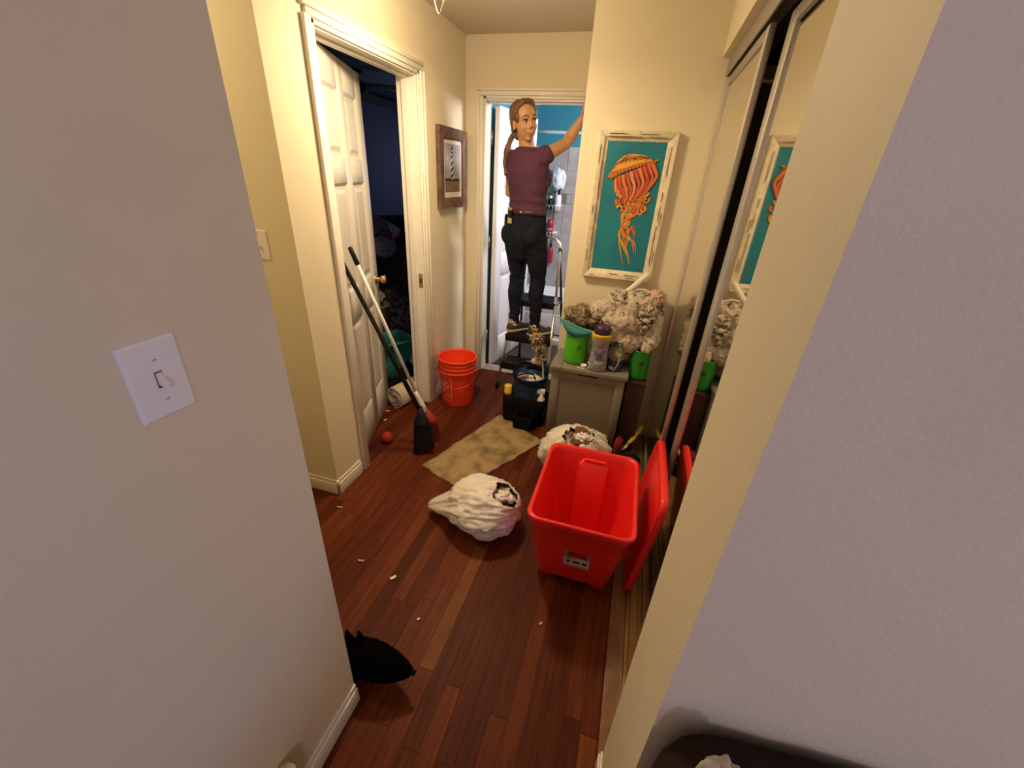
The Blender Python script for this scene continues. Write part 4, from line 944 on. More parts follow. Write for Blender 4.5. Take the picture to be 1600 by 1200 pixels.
for a, b_ in ((TL, FL1), (TR, FR1)): MB().tube([a+Vector((0, 0, -.035)), a+Vector((0, 0, .018))], .0150, 10).build('rail_joint', drk, t)
RL0, RR0 = Vector((-.900, 3.545, .018)), Vector((-.480, 3.545, .018)); RL1, RR1 = Vector((-.822, 3.205, .98)), Vector((-.535, 3.205, .98))
for a, b_ in ((RL0, RL1), (RR0, RR1)):
    MB().tube([a+(b_-a)*.02, a.lerp(b_, .65), b_], [.0115, .0115, .008], 10).build('rear_leg', drk, t)
    MB().tube([a-Vector((0, 0, .014)), a+(b_-a)*.05], [.016, .014], 10).build('foot', M['blackr'], t)
MB().tube([RL0+(RL1-RL0)*.30, RR0+(RR1-RR0)*.30], .008, 8).build('rear_brace', drk, t)
def tread(name, z, yf, yb, hgt):
    s = z/.74; xl = FL0.x+(FL1.x-FL0.x)*s; xr = FR0.x+(FR1.x-FR0.x)*s
    o = MB().box(xl-.006, yf, z-hgt, xr+.006, yf+.016, z+.004).box(xl+.004, yf+.004, z-.024, xr-.004, yb, z).box(xl+.004, yb-.014, z-hgt*.8, xr-.004, yb, z).build(name, M['black'], t, bevel=.005)
    g = MB()
    for k in range(7): y = yf+.03+(yb-yf-.05)*k/6; g.box(xl+.02, y, z+.0002, xr-.02, y+.006, z+.0022)
    stuff(g.build('grip_ribs', M['blackr'], t))
tread('tread', .215, 2.885, 3.055, .055); tread('tread', .445, 2.925, 3.125, .055); tread('top_platform', .69, 3.055, 3.305, .045)
for a, b_ in ((FL0, RL0), (FR0, RR0)):
    MB().tube([a.lerp(FL1 if a is FL0 else FR1, .90), b_.lerp(RL1 if a is FL0 else RR1, .66)], .007, 8).build('spreader', drk, t)

# ---------------------------------------------------------------- behind the tote: shoe, brush, pink bag
t = thing('shoe', 'black shoe on the floor between the red tote and the dark wooden box', 'shoe', (.155, 2.17, 0))
sh = MB(); rs = []
for s, w_, h_ in ((0, .022, .05), (.08, .036, .085), (.25, .038, .09), (.42, .034, .075), (.6, .038, .055), (.8, .040, .042), (.95, .026, .030), (1, .010, .018)):
    c_ = Vector((.085, 2.10, 0)).lerp(Vector((.245, 2.235, 0)), s); e = Vector((-.645, .764, 0))
    rs.append([c_-e*w_+Vector((0, 0, .014)), c_-e*w_*.95+Vector((0, 0, h_*.6+.01)), c_-e*w_*.45+Vector((0, 0, h_+.012)), c_+e*w_*.45+Vector((0, 0, h_+.012)), c_+e*w_*.95+Vector((0, 0, h_*.6+.01)), c_+e*w_+Vector((0, 0, .014))])
sh.rings(rs, True).build('upper', M['blackcloth'], t)
MB().rings([[r_[0]+Vector((0, 0, -.013)), r_[0]+Vector((0, 0, .003)), r_[-1]+Vector((0, 0, .003)), r_[-1]+Vector((0, 0, -.013))] for r_ in rs], True).build('sole', mat('grey_sole', (.16, .15, .14), .7), t)
t = thing('scrub_brush', 'yellow handled brush propped up beside the black shoe', 'brush', (.19, 2.30, 0))
MB().tube([(.165, 2.262, .098), (.190, 2.30, .118), (.213, 2.345, .142), (.232, 2.385, .158), (.238, 2.395, .160)], [.011, .014, .014, .015, .008], 10).build('handle', mat('glossy_amber_handle', (.66, .42, .05), .2), t)
MB().tube([(.13, 2.21, .072), (.150, 2.238, .088), (.168, 2.266, .101)], [.010, .012, .009], 10, flat=.6).build('shaft', M['chrome'], t)
MB().box(.085, 2.255, .003, .135, 2.293, .085).build('bristle_block', M['black'], t, bevel=.006)
t = thing('pouch', 'small crimson cloth pouch against the grey hamper behind the rubbish bag', 'bag', (.105, 2.225, 0))
lump((.108, 2.222, .082), (.026, .022, .08), 6.1, 24, 16, .2, .15, 6, zmin=.003).build('fabric', mat('crimson_cloth', (.26, .012, .035), .8), t)

# ---------------------------------------------------------------- small scraps on the floor
def scrap(x, y, l_, w_, a, label, m):
    mb = MB(); rs = []
    for k in range(6):
        s = k/5-.5; p = Vector((x, y, .003))+Vector((math.cos(a+s*.8), math.sin(a+s*.8), 0))*s*l_+Vector((0, 0, .0035*(1-4*s*s)+.001)); e = Vector((-math.sin(a), math.cos(a), 0))*w_
        rs.append([p+e, p-e, p-e+Vector((0, 0, .0012)), p+e+Vector((0, 0, .0016))])
    o = mb.rings(rs, False).build('floor_scrap', m, None); tag(o, label, 'scrap', 'scraps on the wood floor')
G_ = 'scraps on the wood floor'
for x, y, l_, w_, a, lb_, m in ((-1.50, 2.19, .035, .004, .3, 'thin white scrap on the floor nearest the foot of the open panel door', paperw), (-1.448, 2.085, .03, .005, 1.4, 'bent white scrap on the floor between the red ball and the cream roll', paperw),
        (-.742, 1.01, .028, .006, 1.0, 'white scrap lying on the boards in front of the rubbish bag', paperw), (-.921, 1.038, .03, .004, .2, 'pale grey scrap on the boards left of the white scrap by the bag', M['grout']),
        (-.498, .708, .016, .004, .5, 'tiny white scrap at the tip of the black muzzle', paperw), (-.10, 1.016, .016, .003, 1.2, 'tiny pale scrap on the boards in front of the red tote', paperw),
        (-.555, .88, .014, .0035, .8, 'tiny pale scrap on the boards right of the black animal', paperw), (-1.215, 1.28, .03, .004, .1, 'pale splinter by the corner baseboard of the left stub wall', M['grout']), (-.42, 1.705, .02, .006, .4, 'white scrap on the edge of the tan mat above the rubbish bag', paperw)):
    scrap(x, y, l_, w_, a, lb_, m)
for o in [o for o in COL.objects if o.name.startswith('floor_scrap')]:
    if 'edge of the tan mat' in o['label']: o.location.z = .012

# ---------------------------------------------------------------- bathtub and bathroom things
t = thing('bathtub', 'white bathtub under the grey tile wall beyond the step ladder', 'bathtub', (-.28, 4.35, 0))
mb = MB(); tr = lambda i, z, r_=.10: rrect(-.282, 4.352, .876-i, .350-i, r_, z)
mb.rings([rrect(-.282, 4.352, .876, .350, .012, .005), rrect(-.282, 4.352, .876, .350, .012, .40), rrect(-.282, 4.352, .876, .350, .015, .43), rrect(-.282, 4.352, .868, .342, .03, .445), tr(.07, .445), tr(.085, .43), tr(.12, .16), tr(.18, .10)], True); mb.build('shell', M['porcelain'], t)
MB().box(-1.10, 3.994, .06, .54, 4.0015, .32).build('apron_panel', M['porcelain'], t, bevel=.004)
struct(MB().box(-1.157, 3.962, .004, .6, 4.0, .065).build('trim_tub_base', M['trim'], bevel=.004))
t = thing('shower_rod', 'white shower curtain rod across the bathtub under the teal wall', 'rod', (-.28, 4.02, 1.90))
MB().tube([(-1.158, 4.02, 1.905), (.598, 4.02, 1.905)], .0125, 12).build('pole', M['white'], t)
for x in (-1.157, .585): MB().lathe([(.028, 0), (.028, .006), (.016, .012), (.001, .012)], 16, (x, 4.02, 1.905), (1, 0, 0)).build('flange', M['white'], t)
def bott(label, c, prof, m, capm=None, capprof=None, cat='bottle', group=None):
    t = thing('bath_bottle', label, cat, c, 0, group); MB().lathe(prof, 18, c).build('body', m, t)
    if capm: MB().lathe(capprof, 16, c).build('cap', capm, t)
    return t
t = thing('shower_caddy', 'wire shower caddy hanging on the grey tile wall behind the woman', 'rack', (-.90, 4.62, 1.1))
wr = M['chrome']
MB().tube([(-.90, 4.69, 1.66), (-.90, 4.69, .92)], .005, 8).build('spine', wr, t)
for z in (1.25, .985):
    g = MB().tube([(-1.02, 4.69, z+.05), (-1.02, 4.58, z+.05), (-.80, 4.58, z+.05), (-.80, 4.69, z+.05), (-1.02, 4.69, z+.05)], .004, 6)
    g.build('basket_rail', wr, t)
    f_ = MB()
    for k in range(7): f_.tube([(-1.015+.035*k, 4.69, z), (-1.015+.035*k, 4.58, z), (-1.015+.035*k, 4.58, z+.05)], .0028, 5)
    stuff(f_.build('basket_wires', wr, t))
bott('white pump bottle with a dark label on the upper shelf of the shower caddy', (-.865, 4.63, 1.254), [(.030, 0), (.034, .005), (.034, .13), (.025, .15), (.001, .15)], M['white'], M['black'], [(.012, .15), (.012, .185), (.020, .19), (.020, .2), (.001, .2)])
bott('dark squat bottle beside the white pump bottle on the shower caddy', (-.945, 4.63, 1.254), [(.026, 0), (.030, .005), (.030, .09), (.018, .11), (.001, .11)], M['black'], M['white'], [(.015, .11), (.015, .135), (.001, .135)])
redl = mat('crimson_bottle', (.34, .014, .03), .3)
bott('red bottle with a white mark upside down on the lower caddy shelf', (-.925, 4.63, .990), [(.028, 0), (.032, .006), (.036, .13), (.030, .17), (.001, .175)], redl, M['white'], [(.0335, .06), (.0345, .085), (.001, .085)])
bott('slim dark red bottle with a black top hanging below the shower caddy', (-.905, 4.66, .70), [(.026, 0), (.030, .006), (.030, .15), (.014, .18), (.001, .18)], redl, M['black'], [(.014, .18), (.014, .215), (.001, .215)])
t = thing('washcloth', 'white washcloth draped over the top of the shower caddy behind the woman', 'cloth', (-.87, 4.63, 1.45))
lump((-.880, 4.625, 1.545), (.075, .035, .10), 5.5, 30, 22, .25, .25, 7).build('fabric', M['porcelain'], t)
t = thing('spray_bottle', 'blue and white cleaning bottle on the tub rim seen between the legs', 'bottle', (-.80, 4.05, .446))
MB().lathe([(.030, 0), (.034, .005), (.034, .12), (.014, .17), (.014, .19), (.001, .19)], 18, (-.87, 4.05, .4455)).build('body', mat('bright_blue_bottle', (.02, .08, .34), .3), t)
MB().lathe([(.0345, .05), (.0345, .10)], 18, (-.87, 4.05, .4455), cap=(False, False)).build('label', M['white'], t)
MB().box(-.905, 4.035, .636, -.845, 4.065, .672).build('spray_head', M['white'], t, bevel=.006)

# ---------------------------------------------------------------- clutter in the dark room
def heap(name, label, cat, c, r, seed, m, group=None, amp=.22, fold=.2, part='fabric', fs=8):
    t = thing(name, label, cat, (c[0], c[1], max(0, c[2]-r[2])), 0, group)
    lump(c, r, seed, 40, 26, amp, fold, fs, zmin=.004).build(part, m, t); return t
tealp = mat('seafoam_plastic', (.035, .27, .24), .4)
t = thing('bin', 'seafoam green plastic bin standing open behind the panel door', 'bin', (-1.79, 2.66, 0), rad(-32))
def tbn(f, i=0, dz=0): return rrect(0, 0, .105+.028*f-i, .165+.030*f-i, .03, .35*f+dz)
MB().rings([tbn(0, .01), tbn(.02), tbn(.5), tbn(.93), tbn(.94, -.012), tbn(1, -.014), tbn(1, .004), tbn(.93, .006), tbn(.5, .006), tbn(.05, .01)], True).build('body', tealp, t, world=False)
heap('rag', 'dark rag crumpled inside the seafoam bin', 'cloth', (-1.79, 2.66, .14), (.08, .12, .09), 2.7, M['blackcloth'])
heap('soft_toy', 'black plush bundle on the floor in front of the seafoam bin', 'toy', (-1.610, 2.445, .066), (.070, .065, .060), 1.3, M['blackcloth'], None, .1, .1)
heap('soft_toy', 'black plush bundle leaning on the cream roll beside the door jamb', 'toy', (-1.585, 2.640, .105), (.058, .055, .085), 3.4, M['blackcloth'], None, .1, .1)
heap('pillow', 'white pillow end showing by the door jamb in the dark room', 'pillow', (-1.60, 2.80, .12), (.075, .075, .10), 8.4, mat('dim_white_linen', (.62, .58, .50), .9), None, .12, .1)
leo = spots_mat('grey_leopard_print', [(0, (.02, .018, .02)), (.40, (.02, .018, .02)), (.46, (.17, .155, .16)), (.60, (.20, .185, .185)), (.68, (.03, .025, .028))], 24, .95, .6)
heap('blanket', 'grey leopard print blanket heaped on the floor of the dark room', 'blanket', (-2.16, 3.42, .25), (.26, .30, .30), 6.6, leo, None, .2, .12)
heap('clothes_pile', 'pile of dark clothes behind the leopard blanket', 'clothes', (-2.45, 3.95, .42), (.34, .38, .50), 2.2, mat('charcoal_cloth', (.035, .033, .038), .95), None, .2, .2)
heap('clothes_pile', 'dark brown garment hanging at the right of the clothes in the dark room', 'clothes', (-2.02, 3.55, .66), (.13, .16, .26), 9.2, mat('dark_umber_cloth', (.05, .035, .030), .95), None, .12, .15)
heap('shirt', 'pale blue grey shirt on top of the dark clothes pile', 'clothes', (-2.28, 3.42, .90), (.17, .14, .09), 4.9, mat('blue_grey_cloth', (.20, .22, .30), .9))
heap('shirt', 'dusky violet blanket roll above the blue grey shirt', 'clothes', (-2.42, 3.56, 1.06), (.16, .14, .09), 7.9, mat('dusky_violet_cloth', (.12, .12, .19), .9))
heap('bag', 'crinkled white and red bag on top of the clothes by the blue headboard', 'bag', (-2.36, 3.72, 1.00), (.12, .10, .085), 3.9, mat('blue_white_film', (.38, .42, .52), .5), None, .25, .3)
heap('bag', 'dull red cloth showing on the crinkled white bag', 'cloth', (-2.315, 3.66, .985), (.055, .05, .05), 5.3, mat('dull_red_cloth', (.22, .03, .035), .9))
heap('robe', 'red garment hung behind the open panel door, its edge showing past the door', 'clothes', (-1.648, 2.296, 1.36), (.036, .060, .34), 1.1, mat('muted_red_cloth', (.30, .035, .03), .9), None, .06, .05)
heap('crumpled_paper', 'crumpled cream paper in the beige basket beyond the door knob', 'paper', (-2.06, 2.985, .575), (.075, .075, .05), 2.9, mat('dim_cream_paper', (.60, .50, .36), .9), None, .3, .4, 'sheet', 10)
t = thing('basket', 'beige round basket on the heap beyond the door knob', 'basket', (-2.06, 2.985, 0))
bsk = mat('beige_basket', (.42, .34, .22), .7)
MB().lathe([(.085, .02), (.095, .03), (.118, .50), (.126, .503), (.126, .517), (.116, .517), (.095, .10), (.001, .08)], 28, (-2.06, 2.985, 0)).build('body', bsk, t)
t = thing('headboard', 'dark blue bed end with a pale blue top edge in the dark room', 'bed', (-2.62, 4.35, 0))
e = Vector((.53, .85, 0)).normalized(); A = Vector((-2.66, 3.42, 0)); L_ = 1.02
pn = MB(); nn_ = Vector((-e.y, e.x, 0))*.02
def hb(i, z1): return [A+e*i+Vector((0, 0, .02)), A+e*(L_-i)+Vector((0, 0, .02)), A+e*(L_-i)+Vector((0, 0, z1-.06)), A+e*(L_-i-.02)+Vector((0, 0, z1-.02)), A+e*(L_-i-.06)+Vector((0, 0, z1)), A+e*i+Vector((0, 0, z1))]
pn.rings([[v-nn_ for v in hb(0, 1.145)], [v+nn_ for v in hb(0, 1.145)]], False); pn.build('panel', mat('deep_blue_panel', (.018, .05, .13), .5), t, bevel=.004)
MB().tube([A+Vector((0, 0, 1.15)), A+e*(L_-.06)+Vector((0, 0, 1.15)), A+e*(L_-.015)+Vector((0, 0, 1.135)), A+e*L_+Vector((0, 0, 1.09)), A+e*L_+Vector((0, 0, .4))], .010, 8).build('edge_tube', mat('pale_blue_tube', (.30, .42, .62), .4), t)
heap('clothes_pile', 'black clothes slumped against the dark blue bed end', 'clothes', (-2.36, 3.98, .98), (.20, .22, .14), 3.1, M['blackcloth'])
t = thing('ceiling_fan', 'dark ceiling fan blade tip just visible over the panel door', 'fan', (-2.75, 4.05, 2.344))
MB().lathe([(.001, 0), (.06, 0), (.06, -.02), (.02, -.03), (.02, -.09), (.09, -.10), (.10, -.15), (.05, -.18), (.001, -.182)], 20, (-2.75, 4.05, 2.344)).build('motor', M['dark'], t)
for k in range(4):
    a = rad(28+90*k); d = Vector((math.cos(a), math.sin(a), 0)); f = Vector((-d.y, d.x, 0)); c_ = Vector((-2.75, 4.05, 2.23))
    MB().rings([[c_+d*q+f*w_, c_+d*q-f*w_+Vector((0, 0, .012)), c_+d*q-f*w_+Vector((0, 0, .018)), c_+d*q+f*w_+Vector((0, 0, .006))] for q, w_ in ((.09, .03), (.2, .05), (.42, .06), (.5, .05), (.53, .02))], False).build('blade', M['dark'], t)

# ---------------------------------------------------------------- things at the bottom edge of the view
t = thing('sofa', 'dark brown upholstered sofa back, added for the shadow low on the grey right wall', 'sofa', (1.30, .20, 0))  # added piece: its dark back and length make the shadow on the wall
up = mat('dark_brown_upholstery', (.030, .015, .012), .9, bump=(60, .3), spec=.15); mb = MB(); rs = []
for y, i in ((.27, .03), (.29, 0), (.385, 0), (.397, .02)):
    q = []
    for x_, z_ in ((.172, .10), (2.6, .10), (2.6, .80), (2.55, .845), (1.2, .86), (.62, .862), (.50, .858), (.42, .853), (.36, .848), (.32, .838), (.29, .836), (.255, .832), (.22, .820), (.195, .795), (.178, .74), (.172, .66)):
        q.append((x_+(i*.3 if x_ < .5 else -i), y, z_-(i*.6 if z_ > .2 else -i)))
    rs.append(q)
mb.rings(rs, True); mb.build('shadow_backrest', up, t)
MB().rings([rrect(1.40, -.03, 1.16, .28, .06, .12), rrect(1.40, -.03, 1.18, .295, .07, .22), rrect(1.40, -.03, 1.18, .295, .07, .40), rrect(1.40, -.03, 1.15, .28, .08, .44)], True).build('seat', up, t)
MB().rings([rrect(.275, -.01, .085, .27, .05, .12), rrect(.275, -.01, .09, .275, .06, .56), rrect(.275, -.01, .075, .26, .06, .63)], True).build('shading_armrest', up, t)  # unseen arm, added to keep side light off the low left wall
for x_ in (.32, 2.48):
    for y_ in (-.25, .33): MB().tube([(x_, y_, .0), (x_, y_, .12)], [.018, .024], 8).build('leg', dkw, t)
t = thing('paper_bag', 'crumpled white ribbed paper poking up at the bottom edge by the dark sofa back', 'bag', (.242, .335, .83))
mb = MB(); rs = []
for z_, r_ in ((.0, .027), (.02, .030), (.045, .028), (.062, .022), (.066, .010)):
    rs.append([Vector((.236+math.cos(a)*r_*(1+.10*math.sin(a*9+1)), .333+math.sin(a)*r_*.8*(1+.10*math.sin(a*9+1)), .800+z_+.004*math.sin(a*5))) for a in [2*PI*k/54 for k in range(54)]])
mb.rings(rs, True); mb.build('paper', mat('white_ribbed_paper', (.62, .57, .47), .8, vary=(18, (.40, .33, .14), .45, .62)), t)
t = thing('jar', 'teal jar with ribbed cream lid at the foot of the left wall', 'jar', (-.586, .305, 0))
MB().lathe([(.022, 0), (.025, .004), (.025, .19), (.020, .205), (.001, .205)], 24, (-.588, .300, .0)).build('body', mat('teal_jar', (.03, .13, .14), .4), t)
mb = MB(); rs = []
for z_, k in ((.205, 1), (.236, 1), (.240, .9), (.2405, .1)): rs.append([Vector((-.588+math.cos(a)*.0235*k*(1+.03*math.cos(a*20)), .300+math.sin(a)*.0235*k*(1+.03*math.cos(a*20)), z_)) for a in [2*PI*q/80 for q in range(80)]])
mb.rings(rs, True); mb.build('lid', mat('cream_ribbed_lid', (.66, .56, .34), .5), t)

# ---------------------------------------------------------------- black dog nosing round the end of the left wall
t = thing('dog', 'small black dog with pointed ears nosing around the end of the near left wall', 'dog', (-.95, .70, 0))
fur = mat('black_fur', (.0018, .0014, .0016), 1.0, bump=(220, .5), spec=.03)
mb = MB()
def ball(c, r): mb.ell(c, (r, r, r) if not isinstance(r, tuple) else r, 16, 10)
mb.tube([(-1.28, .72, .215), (-1.20, .715, .225), (-1.08, .68, .220), (-.97, .66, .205), (-.90, .65, .185)], [.035, .064, .062, .074, .064], 14)   # deep chest, tucked belly
mb.tube([(-.94, .655, .205), (-.84, .642, .150), (-.75, .638, .110), (-.68, .640, .088)], [.058, .046, .044, .050], 14)                                                       # neck lowered
ball((-.650, .655, .090), (.066, .060, .056)); ball((-.660, .640, .068), (.058, .052, .052))                                                            # skull, throat
mb.tube([(-.63, .656, .094), (-.575, .657, .092), (-.525, .659, .092), (-.485, .661, .094), (-.460, .662, .096)], [.060, .057, .047, .030, .015], 14) # muzzle
for sy in (-1, 1):
    mb.tube([(-.94, .66+sy*.042, .17), (-.94, .66+sy*.045, .10), (-.935, .66+sy*.045, .055), (-.93, .66+sy*.045, .018), (-.915, .66+sy*.045, .012)], [.036, .022, .016, .015, .016], 10)
    mb.tube([(-1.18, .715+sy*.045, .20), (-1.145, .715+sy*.05, .13), (-1.205, .715+sy*.05, .072), (-1.195, .715+sy*.05, .018), (-1.175, .715+sy*.05, .013)], [.046, .030, .017, .014, .016], 10)
    mb.tube([(-.664+sy*.019, .664+sy*.003, .120), (-.672+sy*.019, .671+sy*.004, .152), (-.679+sy*.020, .676+sy*.005, .186)], [.020, .014, .004], 10)
mb.tube([(-1.27, .72, .23), (-1.34, .72, .26), (-1.40, .72, .32), (-1.42, .72, .37)], [.022, .018, .014, .006], 10)
remeshed('body', mb, fur, .006, t, 3)
MB().ell((-.452, .662, .098), (.008, .010, .008), 12, 8).build('nose', M['blackcloth'], t)
for sy in (-1, 1): MB().ell((-.590, .656+sy*.045, .118), (.008, .008, .008), 10, 8).build('eye', mat('dark_wet_eye', (.002, .0015, .001), .9, spec=.05), t)

# ================================================================ THE WOMAN ON THE STEP LADDER
person = thing('person', 'person in plum T-shirt and dark jeans standing on the step ladder, looking back', 'person', (-.735, 3.0, .447))
skin = mat('skin', (.52, .275, .140), .5, sub=.08, bump=(90, .12)); denim = mat('dark_denim', (.0045, .0075, .018), .85, bump=(160, .35), vary=(9, (.010, .014, .026)), spec=.2)
shirt = mat('plum_cotton', (.072, .020, .046), .85, bump=(120, .3)); hairm = mat('dark_blond_hair', (.115, .056, .019), .5, bump=(8, .3), vary=(26, (.18, .09, .032)))
BF = Vector((.5, .866, 0)); BR = Vector((.866, -.5, 0)); Z = Vector((0, 0, 1))
HC = Vector((-.817, 2.965, 1.862)); HF = Vector((.665, -.747, .0)).normalized(); HS = Vector((-.747, -.665, 0)).normalized(); HU = HS.cross(HF).normalized()
if HU.z < 0: HU = -HU
ro = rad(10); HU, HS = HU*math.cos(ro)+HS*math.sin(ro), HS*math.cos(ro)-HU*math.sin(ro)
def hp(f, s_, u): return HC+HF*f+HS*s_+HU*u
HROT = Matrix((HF, HS, HU)).transposed()
def ering(c, a, b, n=22, f=None, r=None): 
    return [Vector(c)+(r or BR)*a*math.cos(t)+(f or BF)*b*math.sin(t) for t in [2*PI*k/n for k in range(n)]]
Rhip, Lhip = Vector((-.694, 2.966, 1.165)), Vector((-.846, 3.040, 1.165))
Rkn, Lkn = Vector((-.655, 2.992, .890)), Vector((-.826, 3.040, .880))
Rank, Lank = Vector((-.650, 2.985, .535)), Vector((-.828, 3.015, .540))
RS, LS = Vector((-.672, 2.938, 1.672)), Vector((-.915, 3.075, 1.660))
RE, LE = Vector((-.557, 3.075, 1.760)), Vector((-.938, 3.115, 1.440))
RW, LW = Vector((-.462, 3.045, 1.900)), Vector((-.800, 3.250, 1.375))
FD = Vector((.62, .78, 0)).normalized()
def hand(mb, wrist, d, n, curl):
    """palm, four unequal fingers bent at the knuckles, thumb from the side of the palm"""
    d = d.normalized(); n = (n-d*n.dot(d)).normalized(); a = d.cross(n)
    rs = []
    for q, w_, t_ in ((0, .024, .017), (.03, .033, .015), (.065, .038, .013), (.085, .036, .011)):
        rs.append([wrist+d*q+a*w_*math.cos(k)+n*t_*math.sin(k) for k in [2*PI*i/14 for i in range(14)]])
    mb.rings(rs, True)
    for k, (off, ln) in enumerate(((-.027, .062), (-.009, .072), (.009, .068), (.027, .052))):
        p = wrist+d*.078+a*off; ang = 0; pts = [p-d*.02, p]; dirv = d
        for seg in (.45, .32, .23):
            ang += curl; dirv = d*math.cos(ang)+n*math.sin(ang); p = p+dirv*ln*seg; pts.append(p)
        mb.tube(pts, [.0085, .0085, .0080, .0072, .0055], 8)
    p = wrist+d*.022-a*.026
    mb.tube([p, p-a*.018+d*.018+n*.008, p-a*.026+d*.045+n*.016, p-a*.024+d*.066+n*.022], [.011, .011, .0095, .0065], 8)
mb = MB()
# torso, neck
mb.rings([ering((-.770, 3.0, 1.11), .09, .08), ering((-.770, 3.0, 1.16), .150, .110), ering((-.768, 3.0, 1.24), .152, .112), ering((-.768, 3.0, 1.33), .135, .103), ering((-.772, 3.0, 1.41), .125, .097), ering((-.780, 3.0, 1.50), .142, .108), ering((-.785, 3.0, 1.58), .150, .112), ering((-.788, 3.0, 1.65), .155, .092), ering((-.792, 3.0, 1.695), .115, .070), ering((-.797, 2.997, 1.722), .060, .055)], True)
mb.tube([(-.790, 3.0, 1.66), (-.800, 2.995, 1.73), (-.812, 2.985, 1.79), (-.815, 2.978, 1.83)], [.062, .052, .050, .052], 16)
for k, h in ((Rkn, Rhip), (Lkn, Lhip)):
    an = Rank if k is Rkn else Lank; back = -BF
    mb.tube([h+Z*.03, h, h.lerp(k, .5), k, k.lerp(an, .3)+back*.012, k.lerp(an, .7), an], [.080, .082, .066, .050, .050, .037, .032], 16)
    mb.tube([an+Z*.01-FD*.02, an-Z*.045-FD*.03, an-Z*.055+FD*.06, an-Z*.066+FD*.13, an-Z*.070+FD*.165], [.030, .026, .024, .020, .012], 12, flat=.7)
# arms, hands
for S_, E_, W_, d_, n_, cu in ((RS, RE, RW, Vector((.15, .15, .97)), Vector((.95, -.2, -.1)), .22), (LS, LE, LW, Vector((.8, .45, -.35)), Vector((.2, .3, -.9)), .45)):
    inn = S_.lerp(Vector((-.786, 3.0, 1.64)), .35)
    mb.tube([inn, S_, S_.lerp(E_, .4), E_, E_.lerp(W_, .3), E_.lerp(W_, .75), W_], [.040, .043, .041, .036, .038, .028, .023], 14)
    hand(mb, W_-d_.normalized()*.006, d_, n_, cu)
# head
mb.ell(hp(-.012, 0, .030), (.092, .073, .084), 22, 16, HROT); mb.ell(hp(.020, 0, -.030), (.062, .062, .076), 20, 14, HROT)
mb.ell(hp(.046, 0, -.090), (.028, .030, .020), 14, 10, HROT); mb.ell(hp(.000, 0, -.070), (.062, .052, .042), 16, 12, HROT)
for sg in (-1, 1):
    mb.ell(hp(.052, sg*.034, -.030), (.026, .022, .026), 14, 10, HROT); mb.ell(hp(-.006, sg*.073, -.012), (.017, .008, .030), 12, 10, HROT)
    mb.tube([hp(.070, sg*.046, .014), hp(.079, sg*.026, .022), hp(.082, sg*.006, .016)], [.007, .009, .008], 8)
mb.tube([hp(.078, 0, .012), hp(.087, 0, -.012), hp(.095, 0, -.032)], [.008, .0095, .0110], 10)
for sg in (-1, 1): mb.ell(hp(.086, sg*.011, -.036), (.009, .008, .007), 10, 8, HROT)
mb.tube([hp(.076, -.022, -.062), hp(.085, 0, -.060), hp(.076, .022, -.062)], [.007, .010, .007], 8); mb.tube([hp(.072, -.018, -.074), hp(.080, 0, -.075), hp(.072, .018, -.074)], [.007, .009, .007], 8)
body = remeshed('body', mb, skin, .0048, person, 2)
eyew = mat('eye_white', (.46, .42, .39), .3); iris = mat('dark_iris', (.03, .018, .012), .15); lipm = mat('lips', (.40, .17, .115), .5)
for sg in (-1, 1):
    e = hp(.0695, sg*.031, .000)
    eo = MB().ell(e, (.0122, .0125, .0082), 16, 12, HROT).build('eye', eyew, person)
    MB().ell(e+HF*.0085-HS*.001, (.0048, .0060, .0064), 12, 10, HROT).build('iris', iris, eo)
    MB().tube([hp(.073, sg*.047, .006), hp(.081, sg*.034, .0115), hp(.0815, sg*.019, .006)], [.0020, .0032, .0022], 6).build('upper_lid', mat('lash_brown', (.05, .025, .015), .7), person)
    MB().tube([hp(.071, sg*.050, .022), hp(.084, sg*.034, .031), hp(.089, sg*.014, .026)], [.0018, .0036, .0030], 6).build('eyebrow', mat('brow_brown', (.12, .060, .025), .8), person)
MB().tube([hp(.074, -.031, -.0570), hp(.089, -.010, -.0640), hp(.0925, 0, -.0655), hp(.089, .010, -.0640), hp(.074, .031, -.0570)], [.001, .0055, .0058, .0055, .001], 8, flat=.9).tube([hp(.073, -.028, -.060), hp(.086, -.009, -.0735), hp(.088, 0, -.0745), hp(.086, .009, -.0735), hp(.073, .028, -.060)], [.001, .005, .006, .005, .001], 8).build('lips', lipm, person)
# hair
hb_ = MB(); hb_.ell(hp(-.034, 0, .034), (.094, .0820, .090), 26, 18, HROT); hb_.ell(hp(-.060, 0, -.030), (.052, .066, .075), 20, 14, HROT)
for sg in (-1, 1): hb_.ell(hp(.012, sg*.062, .042), (.034, .018, .048), 16, 12, HROT); hb_.ell(hp(-.030, sg*.072, .0), (.030, .014, .050), 16, 12, HROT)
hb_.tube([hp(.030, -.060, .078), hp(.050, -.024, .104), hp(.048, .018, .108), hp(.030, .058, .084)], [.014, .016, .016, .014], 12)
def hf(v, nrm):
    q = v-HC; return v+nrm*(.0028*math.sin(60*q.dot(HS)+40*q.dot(HU)+6*nz(v, 14))+.0015*nz(v, 60))
hr = remeshed('hair', hb_, hairm, .005, person, 3, True, hf)
pt = MB().tube([hp(-.085, .0, .005), hp(-.118, -.010, -.020), (-.930, 3.045, 1.765), (-.955, 3.040, 1.690), (-.958, 3.035, 1.620), (-.945, 3.030, 1.560), (-.935, 3.030, 1.525)], [.022, .022, .020, .020, .018, .012, .004], 16)
remeshed('ponytail', pt, hairm, .005, hr, 2, True, hf)
MB().tube([hp(-.092, -.002, .0), hp(-.104, -.004, -.008)], .026, 14).build('hair_band', M['black'], hr)
